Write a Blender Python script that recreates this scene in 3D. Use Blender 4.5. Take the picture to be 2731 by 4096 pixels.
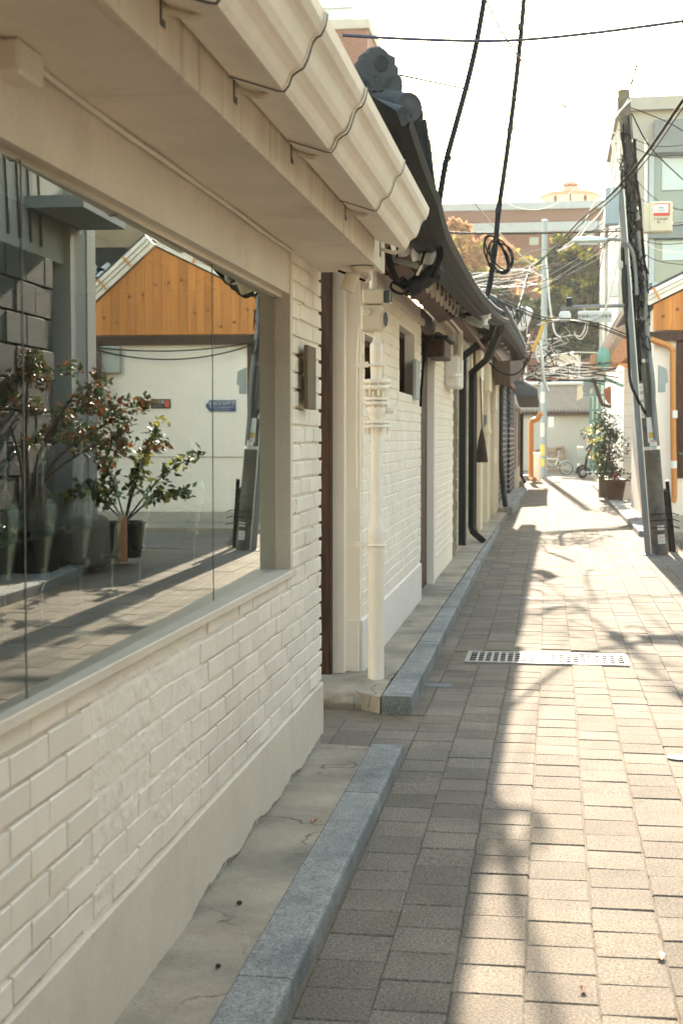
import bpy, math, random
from mathutils import Vector, Matrix, Quaternion, noise as mnoise
R_ = math.radians
random.seed(7)
for o in list(bpy.data.objects): bpy.data.objects.remove(o)
SC = bpy.context.scene
COL = SC.collection

# ------------------------------------------------------------------ camera
YAW, PITCH, EYE, FPX = R_(8.3334), R_(3.0487), 1.5, 5689.0
cam_d = bpy.data.cameras.new('camera'); cam_d.sensor_fit = 'VERTICAL'; cam_d.sensor_height = 36.0
cam_d.lens = 50.0; cam_d.clip_start = 0.05; cam_d.clip_end = 3000
cam = bpy.data.objects.new('camera', cam_d); COL.objects.link(cam)
cam.location = (0, 0, EYE); cam.rotation_euler = (R_(90) - PITCH, 0, YAW)
SC.camera = cam
cam_d.dof.use_dof = True; cam_d.dof.focus_distance = 7.2; cam_d.dof.aperture_fstop = 6.5

# ------------------------------------------------------------------ sky, sun, exposure
SUN_EL, SUN_AZ = R_(22.0), R_(2.6)          # azimuth: to the left of the street's axis (+Y)
W = bpy.data.worlds.new('World'); SC.world = W; W.use_nodes = True
wn = W.node_tree.nodes; wl = W.node_tree.links; wn.clear()
wo = wn.new('ShaderNodeOutputWorld'); wb = wn.new('ShaderNodeBackground'); ws = wn.new('ShaderNodeTexSky')
ws.sky_type = 'NISHITA'; ws.sun_disc = False; ws.sun_elevation = SUN_EL; ws.sun_rotation = -SUN_AZ
ws.air_density = 2.0; ws.dust_density = 1.0; ws.ozone_density = 0.6; ws.altitude = 20
wb.inputs['Strength'].default_value = 0.15
wl.new(ws.outputs[0], wb.inputs['Color']); wl.new(wb.outputs[0], wo.inputs['Surface'])
sun_d = bpy.data.lights.new('sun', 'SUN'); sun_d.energy = 5.0; sun_d.angle = R_(0.5); sun_d.color = (1.0, 0.86, 0.68)
sun = bpy.data.objects.new('sun', sun_d); COL.objects.link(sun)
SUN_DIR = Vector((-math.sin(SUN_AZ) * math.cos(SUN_EL), math.cos(SUN_AZ) * math.cos(SUN_EL), math.sin(SUN_EL)))
sun.rotation_euler = SUN_DIR.to_track_quat('Z', 'Y').to_euler(); sun.location = (0, 20, 20)
vs = SC.view_settings; vs.view_transform = 'Standard'; vs.look = 'None'; vs.gamma = 1.0; vs.use_curve_mapping = False
vs.exposure = 2.35
HAZE = 0.0003
cy = SC.cycles; cy.max_bounces = 8; cy.diffuse_bounces = 4; cy.glossy_bounces = 4; cy.transparent_max_bounces = 16
cy.transmission_bounces = 6; cy.caustics_reflective = False; cy.caustics_refractive = False; cy.use_denoising = True
cy.sample_clamp_indirect = 8.0

# ------------------------------------------------------------------ where a pixel of the photograph lies in the place
_f = Vector((-math.sin(YAW) * math.cos(PITCH), math.cos(YAW) * math.cos(PITCH), -math.sin(PITCH)))
_r = Vector((math.cos(YAW), math.sin(YAW), 0)); _u = _r.cross(_f)
CAM = Vector((0, 0, EYE))
def _ray(px, py): return _r * (px - 1365.5) - _u * (py - 2048) + _f * FPX
def atY(px, py, Y): d = _ray(px, py); return CAM + d * (Y / d.y)
def atX(px, py, X): d = _ray(px, py); return CAM + d * (X / d.x)
def atZ(px, py, Z=0.0): d = _ray(px, py); return CAM + d * ((Z - EYE) / d.z)
def to_px(P):
    d = Vector(P) - CAM; z = d.dot(_f)
    return 1365.5 + FPX * d.dot(_r) / z, 2048 - FPX * d.dot(_u) / z, z

# ------------------------------------------------------------------ mesh building
class MB:
    def __init__(s): s.v = []; s.f = []; s.sm = []
    def add(s, vs, fs, smooth=False):
        n = len(s.v); s.v += [tuple(v) for v in vs]
        for f in fs: s.f.append([i + n for i in f]); s.sm.append(smooth)
        return s
    def box(s, a, b):
        x0, y0, z0 = [min(a[i], b[i]) for i in range(3)]; x1, y1, z1 = [max(a[i], b[i]) for i in range(3)]
        return s.add([(x0,y0,z0),(x1,y0,z0),(x1,y1,z0),(x0,y1,z0),(x0,y0,z1),(x1,y0,z1),(x1,y1,z1),(x0,y1,z1)],
                     [(0,3,2,1),(4,5,6,7),(0,1,5,4),(1,2,6,5),(2,3,7,6),(3,0,4,7)])
    def obox(s, c, ax, size):
        # box at c with axes ax (3 vectors) and full sizes
        c = Vector(c); A = [Vector(ax[i]).normalized() * size[i] * 0.5 for i in range(3)]
        P = [c + A[0]*i + A[1]*j + A[2]*k for k in (-1,1) for j in (-1,1) for i in (-1,1)]
        return s.add(P, [(0,2,3,1),(4,5,7,6),(0,1,5,4),(1,3,7,5),(3,2,6,7),(2,0,4,6)])
    def cham(s, a, b, c):
        # box with all edges chamfered by c
        x0,y0,z0 = [min(a[i], b[i]) for i in range(3)]; x1,y1,z1 = [max(a[i], b[i]) for i in range(3)]
        V = []; ix = {}
        for sx in (0,1):
            for sy in (0,1):
                for sz in (0,1):
                    X,Y,Z = (x0,x1)[sx],(y0,y1)[sy],(z0,z1)[sz]; dx,dy,dz = (c,-c)[sx],(c,-c)[sy],(c,-c)[sz]
                    for k,p in enumerate(((X,Y+dy,Z+dz),(X+dx,Y,Z+dz),(X+dx,Y+dy,Z))):
                        ix[sx,sy,sz,k] = len(V); V.append(p)
        F = []
        for k in range(3):
            for q in (0,1):
                o = [i for i in range(3) if i != k]
                L = []
                for (u,w) in ((0,0),(1,0),(1,1),(0,1)):
                    t = [0,0,0]; t[k] = q; t[o[0]] = u; t[o[1]] = w; L.append(ix[t[0],t[1],t[2],k])
                F.append(L if (q == 1) ^ (k == 1) else L[::-1])
        for k in range(3):
            o = [i for i in range(3) if i != k]
            for u in (0,1):
                for w in (0,1):
                    t0 = [0,0,0]; t1 = [0,0,0]; t0[o[0]] = t1[o[0]] = u; t0[o[1]] = t1[o[1]] = w; t1[k] = 1
                    F.append([ix[t0[0],t0[1],t0[2],o[0]], ix[t1[0],t1[1],t1[2],o[0]], ix[t1[0],t1[1],t1[2],o[1]], ix[t0[0],t0[1],t0[2],o[1]]])
        for sx in (0,1):
            for sy in (0,1):
                for sz in (0,1): F.append([ix[sx,sy,sz,k] for k in range(3)])
        return s.add(V, F)
    def prism(s, poly, off, smooth=False, caps=True):
        # poly: list of 3D points, swept by vector off
        n = len(poly); P = [Vector(p) for p in poly]; Q = [p + Vector(off) for p in P]
        s.add(P + Q, [(i, (i+1) % n, n + (i+1) % n, n + i) for i in range(n)], smooth)
        if caps: s.add(P, [list(range(n))[::-1]]); s.add(Q, [list(range(n))])
        return s
    def sheet(s, prof, off, smooth=False):
        n = len(prof); P = [Vector(p) for p in prof]; Q = [p + Vector(off) for p in P]
        return s.add(P + Q, [(i, i+1, n+i+1, n+i) for i in range(n-1)], smooth)
    def tube(s, path, r, seg=8, caps=True, smooth=True, closed=False):
        P = [Vector(p) for p in path]; n = len(P); rr = r if isinstance(r, (list, tuple)) else [r]*n
        t0 = (P[1]-P[0]).normalized(); up = Vector((0,0,1)) if abs(t0.z) < .9 else Vector((1,0,0))
        a = t0.cross(up).normalized(); V = []
        for i in range(n):
            t = (P[(i+1) % n]-P[i-1]) if (closed or 0 < i < n-1) else (P[1]-P[0] if i == 0 else P[-1]-P[-2])
            t = t.normalized() if t.length > 1e-9 else t0
            a = (a - t*a.dot(t)); a = a.normalized() if a.length > 1e-6 else t.orthogonal().normalized(); b = t.cross(a)
            for k in range(seg):
                g = 2*math.pi*k/seg; V.append(P[i] + (a*math.cos(g)+b*math.sin(g))*rr[i])
        F = []; m = n if closed else n-1
        for i in range(m):
            j = (i+1) % n
            for k in range(seg): F.append((i*seg+k, i*seg+(k+1) % seg, j*seg+(k+1) % seg, j*seg+k))
        s.add(V, F, smooth)
        if caps and not closed: s.add(V[:seg], [list(range(seg))[::-1]]); s.add(V[-seg:], [list(range(seg))])
        return s
    def lathe(s, prof, c, axis=(0,0,1), seg=20, smooth=True):
        # prof: (radius, height) along axis from c
        ax = Vector(axis).normalized(); a = ax.orthogonal().normalized(); b = ax.cross(a); c = Vector(c); V = []
        for r, h in prof:
            for k in range(seg):
                g = 2*math.pi*k/seg; V.append(c + ax*h + (a*math.cos(g)+b*math.sin(g))*max(r, 1e-4))
        F = []
        for i in range(len(prof)-1):
            for k in range(seg): F.append((i*seg+k, i*seg+(k+1) % seg, (i+1)*seg+(k+1) % seg, (i+1)*seg+k))
        s.add(V, F, smooth)
        s.add(V[:seg], [list(range(seg))[::-1]]); s.add(V[-seg:], [list(range(seg))]); return s
    def grid(s, fn, nu, nv, smooth=True):
        V = [fn(i/nu, j/nv) for j in range(nv+1) for i in range(nu+1)]
        return s.add(V, [(j*(nu+1)+i, j*(nu+1)+i+1, (j+1)*(nu+1)+i+1, (j+1)*(nu+1)+i) for j in range(nv) for i in range(nu)], smooth)
    def mesh(s, name, mat):
        me = bpy.data.meshes.new(name); me.from_pydata(s.v, [], s.f)
        me.polygons.foreach_set('use_smooth', s.sm); me.materials.append(M[mat] if isinstance(mat, str) else mat); me.update(); return me
    def build(s, name, mat, parent=None):
        return link(name, s.mesh(name, mat), parent)

def link(name, me, parent=None, loc=None):
    o = bpy.data.objects.new(name, me); COL.objects.link(o)
    if loc is not None: o.location = loc
    if parent is not None:
        o.parent = parent; o.matrix_parent_inverse = Matrix.Translation(-world_loc(parent))
    return o
_WL = {}
def world_loc(o): return _WL.get(o.name, Vector((0,0,0)))
def tag(o, label=None, cat=None, group=None, kind=None):
    if label: o['label'] = label
    if cat: o['category'] = cat
    if group: o['group'] = group
    if kind: o['kind'] = kind
    return o
def thing(name, label, cat, loc=(0,0,0), group=None):
    o = bpy.data.objects.new(name, None); COL.objects.link(o); o.empty_display_size = .1
    o.location = loc; _WL[o.name] = Vector(loc); tag(o, label, cat, group); return o
def stuff(o): o['kind'] = 'stuff'; return o
def copy_tree(root, loc, label=None, rotz=0.0, scale=1.0):
    # a thing whose parts were built around the world origin (root at 0,0,0)
    r = root.copy(); COL.objects.link(r); r.location = loc; r.rotation_euler = (0,0,rotz); r.scale = (scale,)*3
    if label: r['label'] = label
    for ch in list(root.children):
        c = ch.copy(); COL.objects.link(c); c.parent = r
        for g in list(ch.children):
            d = g.copy(); COL.objects.link(d); d.parent = c
    return r
def arc(p0, p1, sag, n=10):
    p0, p1 = Vector(p0), Vector(p1)
    return [p0.lerp(p1, i/n) - Vector((0,0, 4*sag*(i/n)*(1-i/n))) for i in range(n+1)]
def spline(pts, n=6):
    P = [Vector(p) for p in pts]; out = []
    for i in range(len(P)-1):
        a = P[i-1] if i else P[0]*2-P[1]; b, c = P[i], P[i+1]; d = P[i+2] if i+2 < len(P) else P[-1]*2-P[-2]
        for k in range(n):
            t = k/n; out.append(0.5*((2*b)+(c-a)*t+(2*a-5*b+4*c-d)*t*t+(3*b-a-3*c+d)*t*t*t))
    out.append(P[-1]); return out
def text_mesh(body, size, mat, name, parent, origin, xdir, updir, align='CENTER', depth=0.0008, xs=1.0):
    cu = bpy.data.curves.new('lettering', 'FONT'); cu.body = body; cu.size = size; cu.align_x = align; cu.align_y = 'CENTER'
    cu.extrude = depth; cu.resolution_u = 2
    t = bpy.data.objects.new('tmp', cu); COL.objects.link(t)
    dg = bpy.context.evaluated_depsgraph_get(); me = bpy.data.meshes.new_from_object(t.evaluated_get(dg))
    bpy.data.objects.remove(t); bpy.data.curves.remove(cu)
    X = Vector(xdir).normalized(); U = Vector(updir).normalized(); N = X.cross(U)
    Mx = Matrix((X*xs, U, N)).transposed().to_4x4(); Mx.translation = Vector(origin)
    me.transform(Mx); me.materials.clear(); me.materials.append(M[mat]); me.name = name
    return link(name, me, parent)

# ------------------------------------------------------------------ materials
M = {}
def mat(name, base, rough=.8, var=0.0, vscale=6.0, col2=None, c2scale=3.0, c2lo=.45, c2hi=.65, bump=0.0, bscale=80.0,
        metal=0.0, spec=.4, objrand=0.0, stretch=None, island=False, bdist=.01, fine=0.0, fscale=200.0, transl=0.0, coat=0.0, crack=0.0, crscale=1.0, spots=0.0, streak=0.0):
    m = bpy.data.materials.new(name); m.use_nodes = True; M[name] = m
    nt = m.node_tree; N = nt.nodes; L = nt.links; p = N['Principled BSDF']
    p.inputs['Roughness'].default_value = rough; p.inputs['Metallic'].default_value = metal
    p.inputs['Specular IOR Level'].default_value = spec
    if coat: p.inputs['Coat Weight'].default_value = coat
    geo = N.new('ShaderNodeNewGeometry'); vec = geo.outputs['Position']
    if stretch:
        mp = N.new('ShaderNodeMapping'); mp.inputs['Scale'].default_value = stretch; L.new(vec, mp.inputs['Vector']); vec = mp.outputs[0]
    def noise(scale, detail=4, rough_=.55):
        n = N.new('ShaderNodeTexNoise'); n.inputs['Scale'].default_value = scale; n.inputs['Detail'].default_value = detail
        n.inputs['Roughness'].default_value = rough_; L.new(vec, n.inputs['Vector']); return n.outputs['Fac']
    def mixc(fac, a, b, mode='MIX'):
        x = N.new('ShaderNodeMix'); x.data_type = 'RGBA'; x.blend_type = mode
        if isinstance(fac, float): x.inputs[0].default_value = fac
        else: L.new(fac, x.inputs[0])
        for i, c in ((6, a), (7, b)):
            if isinstance(c, tuple): x.inputs[i].default_value = (*c[:3], 1)
            else: L.new(c, x.inputs[i])
        return x.outputs[2]
    def ramp(fac, lo, hi):
        r = N.new('ShaderNodeMapRange'); r.inputs[1].default_value = lo; r.inputs[2].default_value = hi; L.new(fac, r.inputs[0]); return r.outputs[0]
    col = tuple(base)
    if col2: col = mixc(ramp(noise(c2scale, 5), c2lo, c2hi), col, tuple(col2))
    def scale_by(col, fac, lo, hi):
        r = N.new('ShaderNodeMapRange'); r.inputs[1].default_value = .3; r.inputs[2].default_value = .7
        r.inputs[3].default_value = lo; r.inputs[4].default_value = hi; L.new(fac, r.inputs[0])
        cc = N.new('ShaderNodeCombineColor')
        for i in range(3): L.new(r.outputs[0], cc.inputs[i])
        return mixc(1.0, col, cc.outputs[0], 'MULTIPLY')
    if var: col = scale_by(col, noise(vscale, 6, .6), 1-var, 1+var)
    if fine: col = scale_by(col, noise(fscale, 2, .7), 1-fine, 1+fine)
    if crack:
        wv = N.new('ShaderNodeTexNoise'); wv.inputs['Scale'].default_value = 5; wv.inputs['Detail'].default_value = 5; L.new(vec, wv.inputs['Vector'])
        va = N.new('ShaderNodeVectorMath'); va.operation = 'MULTIPLY_ADD'; va.inputs[1].default_value = (.35,.35,.35); L.new(wv.outputs['Color'], va.inputs[0]); L.new(vec, va.inputs[2])
        vo = N.new('ShaderNodeTexVoronoi'); vo.feature = 'DISTANCE_TO_EDGE'; vo.inputs['Scale'].default_value = crscale; L.new(va.outputs[0], vo.inputs['Vector'])
        r = N.new('ShaderNodeMapRange'); r.inputs[1].default_value = .0; r.inputs[2].default_value = .009*crscale; r.inputs[3].default_value = crack; r.inputs[4].default_value = 0; L.new(vo.outputs['Distance'], r.inputs[0])
        mu = N.new('ShaderNodeMath'); mu.operation = 'MULTIPLY'; L.new(r.outputs[0], mu.inputs[0]); L.new(ramp(noise(1.6,3), .45, .6), mu.inputs[1])
        col = mixc(mu.outputs[0], col, (.05,.042,.035))
    if streak:
        mp2 = N.new('ShaderNodeMapping'); mp2.inputs['Scale'].default_value = (9,9,.9); L.new(geo.outputs['Position'], mp2.inputs['Vector'])
        n2 = N.new('ShaderNodeTexNoise'); n2.inputs['Scale'].default_value = 2.0; n2.inputs['Detail'].default_value = 5; L.new(mp2.outputs[0], n2.inputs['Vector'])
        mk = N.new('ShaderNodeMath'); mk.operation = 'MULTIPLY'; L.new(ramp(n2.outputs['Fac'], .50, .72), mk.inputs[0]); mk.inputs[1].default_value = streak
        col = mixc(mk.outputs[0], col, tuple(c_*k_ for c_,k_ in zip(base,(.62,.55,.47))))
    if spots:
        col = mixc(ramp(noise(38,3,.6), .70, .74), col, tuple(c_*(1-spots) for c_ in base))
    if objrand or island:
        if island: src = geo.outputs['Random Per Island']
        else: oi = N.new('ShaderNodeObjectInfo'); src = oi.outputs['Random']
        r = N.new('ShaderNodeMapRange'); r.inputs[3].default_value = 1-objrand; r.inputs[4].default_value = 1+objrand; L.new(src, r.inputs[0])
        cc = N.new('ShaderNodeCombineColor')
        for i in range(3): L.new(r.outputs[0], cc.inputs[i])
        col = mixc(1.0, col, cc.outputs[0], 'MULTIPLY')
    if isinstance(col, tuple): p.inputs['Base Color'].default_value = (*col[:3], 1)
    else: L.new(col, p.inputs['Base Color'])
    if bump:
        b = N.new('ShaderNodeBump'); b.inputs['Strength'].default_value = bump; b.inputs['Distance'].default_value = bdist
        L.new(noise(bscale, 4, .65), b.inputs['Height']); L.new(b.outputs[0], p.inputs['Normal'])
    if transl:
        t = N.new('ShaderNodeBsdfTranslucent')
        if isinstance(col, tuple): t.inputs[0].default_value = (*col[:3], 1)
        else: L.new(col, t.inputs[0])
        mx = N.new('ShaderNodeMixShader'); mx.inputs[0].default_value = transl
        L.new(p.outputs[0], mx.inputs[1]); L.new(t.outputs[0], mx.inputs[2]); L.new(mx.outputs[0], N['Material Output'].inputs['Surface'])
    return m

WP = (.79, .71, .61)
mat('white_paint', WP, .62, var=.05, vscale=2.2, col2=(.66,.59,.50), c2scale=1.3, c2lo=.55, c2hi=.8, bump=.25, bscale=140, objrand=.05, bdist=.002, spots=.32, streak=.10)
mat('white_rough', WP, .75, var=.05, vscale=9, col2=(.64,.555,.44), c2scale=14, c2lo=.6, c2hi=.8, bump=.7, bscale=70, bdist=.004)
mat('house_white', (.93,.835,.71), .62, var=.04, vscale=2.2, col2=(.84,.73,.59), c2scale=1.6, c2lo=.6, c2hi=.85, bump=.25, bscale=140, objrand=.025, bdist=.002)
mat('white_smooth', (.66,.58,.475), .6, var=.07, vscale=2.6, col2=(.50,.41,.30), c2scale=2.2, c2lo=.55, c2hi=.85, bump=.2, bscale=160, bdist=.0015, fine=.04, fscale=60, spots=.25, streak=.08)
mat('white_plaster', (.88,.80,.71), .7, var=.04, vscale=3, bump=.6, bscale=220, bdist=.002)
mat('white_streaked', (.64,.555,.44), .65, var=.10, vscale=4, col2=(.30,.23,.16), c2scale=6, c2lo=.55, c2hi=.85, stretch=(3,3,.35), bump=.2, bscale=60, bdist=.001)
mat('gutter_paint', (.80,.725,.62), .5, var=.06, vscale=5, col2=(.52,.38,.25), c2scale=4.0, c2lo=.68, c2hi=.9, spots=.18, streak=.08, bump=.05, bscale=40, spec=.5)
mat('sealant', (.10,.10,.10), .6, var=.2, vscale=60)
mat('mortar_raw', (.40,.36,.30), .9, var=.15, vscale=20, bump=.8, bscale=70, fine=.12)
mat('concrete', (.36,.305,.235), .9, var=.20, vscale=4.5, col2=(.20,.185,.155), c2scale=2.1, c2lo=.46, c2hi=.7, bump=.7, bscale=90, bdist=.005, fine=.16, fscale=230, crack=.85, crscale=1.3, spots=.5)
mat('granite', (.27,.275,.262), .85, spec=.15, var=.16, vscale=14, col2=(.165,.178,.178), c2scale=2.6, c2lo=.45, c2hi=.7, stretch=(1,1,1), bump=.35, bscale=150, bdist=.003, fine=.42, fscale=110, objrand=.07)
PV = (.188, .161, .132)
for nm, isl in (('paver', False), ('paver_field', True)):
    mat(nm, PV, .95, var=.14, vscale=3.5, spec=.11, col2=(.225,.19,.15), c2scale=.9, c2lo=.42, c2hi=.7, bump=.9, bscale=120, bdist=.004, fine=.50, fscale=120, objrand=.14, island=isl)
mat('joint_sand', (.19,.15,.105), .95, var=.2, vscale=12, bump=.8, bscale=140, fine=.2)
mat('dark_metal', (.023,.025,.024), .62, var=.15, vscale=5, spec=.18, bump=.08, bscale=30, fine=.12, fscale=300)
mat('roof_tile', (.05,.053,.056), .8, var=.18, vscale=8, bump=.4, bscale=80, fine=.12, objrand=.1)
mat('ornament_tile', (.06,.063,.064), .85, var=.1, vscale=14, bump=.3, bscale=150, fine=.1)
mat('wood_dark', (.075,.030,.013), .55, var=.35, vscale=3, col2=(.02,.011,.007), c2scale=4, c2lo=.4, c2hi=.65, stretch=(14,14,1.2), bump=.35, bscale=8, spec=.4)
mat('wood_eave', (.10,.038,.022), .6, var=.25, vscale=4, stretch=(8,1.5,8), bump=.25, bscale=8, spec=.35)
mat('wood_orange', (.55,.21,.045), .55, var=.22, vscale=2.2, col2=(.36,.12,.022), c2scale=1.1, c2lo=.5, c2hi=.75, stretch=(9,9,.8), objrand=.12, bump=.15, bscale=6, spec=.4)
mat('wood_knot', (.20,.07,.018), .6, var=.2, vscale=20)
mat('wood_grey', (.17,.125,.075), .7, var=.15, vscale=3, stretch=(9,9,1), objrand=.15)
mat('pallet_wood', (.36,.24,.16), .8, var=.2, vscale=3, stretch=(1,6,6), objrand=.2)
mat('orange_pipe', (.55,.23,.06), .45, var=.08, vscale=6, spec=.45)
mat('stone_block', (.045,.049,.046), .85, var=.25, vscale=5, col2=(.12,.115,.10), c2scale=2.2, c2lo=.55, c2hi=.8, bump=.9, bscale=26, bdist=.012, objrand=.15, fine=.15)
mat('stone_beige', (.44,.38,.30), .85, var=.15, vscale=9, bump=.9, bscale=40, bdist=.01, fine=.2, objrand=.1)
mat('beige_plaster', (.58,.50,.38), .85, var=.07, vscale=3, bump=.6, bscale=180, bdist=.003, fine=.1)
mat('grey_brick', (.085,.09,.095), .8, var=.2, vscale=9, island=True, objrand=.2, fine=.12)
mat('white_mortar', (.60,.57,.52), .85, var=.12, vscale=9)
mat('red_brick', (.22,.085,.06), .8, var=.15, vscale=6, island=True, objrand=.2)
mat('far_brick', (.42,.23,.175), .85, var=.08, vscale=.6, island=True, objrand=.10)
mat('far_mortar', (.46,.36,.30), .9)
mat('pole_concrete', (.15,.13,.105), .9, spec=.15, var=.3, vscale=7, col2=(.09,.085,.08), c2scale=3, bump=.5, bscale=90, bdist=.003, fine=.15)
mat('steel', (.20,.205,.20), .6, var=.12, vscale=5, metal=.1, col2=(.22,.13,.09), c2scale=3, c2lo=.72, c2hi=.85, spec=.4)
mat('galv', (.60,.61,.60), .4, metal=.6, var=.1, vscale=8)
mat('blue_pole', (.30,.36,.40), .5, var=.1, vscale=3, spec=.4)
mat('black_rubber', (.011,.012,.012), .7, var=.1, spec=.1)
mat('black_plastic', (.013,.014,.014), .5, var=.15, vscale=9, spec=.25)
mat('grey_cable', (.07,.067,.062), .7, spec=.15)
mat('white_cable', (.72,.67,.60), .55, spec=.3)
mat('blue_cable', (.055,.06,.10), .5)
mat('yellow_plastic', (.75,.42,.05), .5)
mat('cream_plastic', (.68,.60,.45), .5, var=.04, vscale=6, spec=.45)
mat('grey_plastic', (.42,.45,.42), .5, var=.06)
mat('white_plastic', (.78,.75,.70), .45, spec=.45)
mat('pipe_paint', (.90,.82,.71), .45, var=.04, vscale=5, bump=.12, bscale=120, bdist=.001, spec=.45)
mat('meter_cream', (.66,.58,.44), .45, var=.06, vscale=7, spec=.45)
mat('clear_dark', (.05,.07,.08), .12, spec=.6)
mat('porcelain', (.75,.74,.70), .2, spec=.6)
mat('clear_grey', (.36,.38,.37), .15, spec=.6, var=.15, vscale=30)
mat('corrugated', (.30,.23,.165), .7, var=.12, vscale=3, fine=.08)
mat('green_frame', (.10,.20,.19), .5, var=.08)
mat('green_glass', (.50,.62,.56), .15, spec=.6, var=.06, vscale=2)
mat('mesh_green', (.16,.34,.27), .55, var=.12, vscale=20)
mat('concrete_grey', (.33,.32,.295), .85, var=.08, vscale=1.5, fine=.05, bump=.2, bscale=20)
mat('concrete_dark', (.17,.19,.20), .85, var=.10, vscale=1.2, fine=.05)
mat('window_glass', (.10,.14,.16), .08, spec=.7)
mat('blind', (.40,.47,.50), .5)
mat('pot_brown', (.10,.045,.035), .6, var=.15, vscale=6)
mat('pot_dark', (.025,.022,.02), .6)
mat('soil', (.05,.035,.025), .95, bump=1, bscale=60)
mat('bark', (.085,.06,.042), .9, var=.2, vscale=20, bump=.6, bscale=60)
mat('boulder', (.14,.125,.10), .85, var=.2, vscale=4, bump=.8, bscale=25, fine=.2)
mat('leaf_green', (.055,.085,.025), .45, island=True, objrand=.45, transl=.3, spec=.45)
mat('leaf_dark', (.022,.042,.020), .4, island=True, objrand=.5, transl=.22, spec=.5)
mat('leaf_yellow', (.36,.33,.06), .5, island=True, objrand=.4, transl=.4)
mat('leaf_tan', (.46,.26,.12), .6, island=True, objrand=.35, transl=.3)
mat('leaf_red', (.13,.05,.022), .45, island=True, objrand=.5, transl=.35, spec=.45)
mat('leaf_orange', (.38,.10,.02), .45, island=True, objrand=.3, transl=.4)
mat('hill_green', (.05,.075,.04), .9, island=True, objrand=.5, transl=.2)
mat('sign_blue', (.015,.055,.16), .4)
mat('sign_white', (.80,.78,.74), .5)
mat('sign_yellow', (.80,.58,.10), .5)
mat('sign_black', (.03,.03,.028), .5)
mat('ink', (.03,.03,.035), .6)
mat('ink_red', (.62,.10,.07), .6)
mat('ink_blue', (.06,.10,.35), .6)
mat('sticker', (.70,.67,.62), .6, var=.08, vscale=30)
mat('bag_brown', (.035,.022,.016), .85, var=.2, vscale=20)
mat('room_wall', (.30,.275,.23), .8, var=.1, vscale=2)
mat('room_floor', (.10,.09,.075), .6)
mat('room_post', (.60,.45,.30), .7, var=.08)
mat('stool_white', (.80,.80,.76), .5)
mat('rubber_tyre', (.02,.02,.02), .7)
mat('parasol', (.62,.36,.22), .8, transl=.3)
mat('vine', (.15,.075,.04), .9, objrand=.3, island=True)
mat('grating', (.30,.30,.285), .6, var=.1, vscale=20, spec=.2)
mat('roof_pink', (.42,.30,.25), .75, var=.1, vscale=6, objrand=.12)
mat('wood_soffit', (.42,.20,.10), .65, var=.2, vscale=5, stretch=(4,4,4))
mat('wood_red', (.27,.075,.03), .6, var=.2, vscale=5)
mat('end_plaster', (.50,.47,.43), .85, var=.06, vscale=1.2)
mat('drain_dark', (.02,.02,.018), .95, spec=0)

def mat_glass(name, tint, refl_ior, boost, base_refl=0.0, rough=0.0, milky=0.0):
    m = bpy.data.materials.new(name); m.use_nodes = True; M[name] = m; N = m.node_tree.nodes; L = m.node_tree.links; N.clear()
    out = N.new('ShaderNodeOutputMaterial'); t = N.new('ShaderNodeBsdfTransparent'); t.inputs[0].default_value = (*tint, 1)
    g = N.new('ShaderNodeBsdfGlossy'); g.inputs['Roughness'].default_value = rough; g.inputs[0].default_value = (.96,1,.97,1)
    fr = N.new('ShaderNodeFresnel'); fr.inputs[0].default_value = refl_ior
    mm = N.new('ShaderNodeMath'); mm.operation = 'MULTIPLY_ADD'; mm.inputs[1].default_value = boost; mm.inputs[2].default_value = base_refl; mm.use_clamp = True
    L.new(fr.outputs[0], mm.inputs[0]); x = N.new('ShaderNodeMixShader'); L.new(mm.outputs[0], x.inputs[0])
    base = t.outputs[0]
    if milky:
        df = N.new('ShaderNodeBsdfDiffuse'); df.inputs[0].default_value = (.9,.92,.9,1); y = N.new('ShaderNodeMixShader'); y.inputs[0].default_value = milky
        L.new(base, y.inputs[1]); L.new(df.outputs[0], y.inputs[2]); base = y.outputs[0]
    L.new(base, x.inputs[1]); L.new(g.outputs[0], x.inputs[2]); L.new(x.outputs[0], out.inputs['Surface']); return m
mat_glass('pane_glass', (.86,.93,.89), 1.5, 1.5, .09)
mat_glass('pane_back', (.96,.99,.97), 1.0, 0.0, 0.0)
mat_glass('flask_glass', (.80,.86,.84), 1.5, 1.6, .15, .08, milky=.30)

# ================================================================== THE STREET
street = MB().add([(-400,-60,-.0085),(400,-60,-.0085),(400,900,-.0085),(-400,900,-.0085)], [(0,1,2,3)]).build('street', 'joint_sand')
tag(street, 'sand filled ground sheet under the paving stones', kind='structure')

PW, PL = .2, .212                 # one paving stone across and along the street
GR = (-.555, .525, 9.42, 9.90)    # the drain grating's opening
def street_x(col, Y):             # the columns wander a little and bend to the right far off
    return -.655 + col*PW + .006*math.sin(Y*.7+col*.4) + (.0 if Y < 22 else -.0007*(Y-22)**2*.2)
def paver_mesh(v):
    rnd = random.Random(v); b = MB(); w, l, g = PW/2-.0022, PL/2-.0020, .0042
    jit = [rnd.uniform(-.002,.002) for _ in range(8)]
    V = []
    for k,(x,y) in enumerate(((-w,-l),(w,-l),(w,l),(-w,l))):
        V.append((x+jit[k], y+jit[k+4], -.03))
    for k,(x,y) in enumerate(((-w,-l),(w,-l),(w,l),(-w,l))):
        V.append((x+jit[k], y+jit[k+4], -.0032))
    for k,(x,y) in enumerate(((-w+g,-l+g),(w-g,-l+g),(w-g,l-g),(-w+g,l-g))):
        V.append((x+jit[k], y+jit[k+4], 0))
    F = [(8,9,10,11)] + [(i,(i+1)%4,4+(i+1)%4,4+i) for i in range(4)] + [(4+i,4+(i+1)%4,8+(i+1)%4,8+i) for i in range(4)]
    return V, F
PVAR = [paver_mesh(i) for i in range(6)]
PME = []
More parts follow.
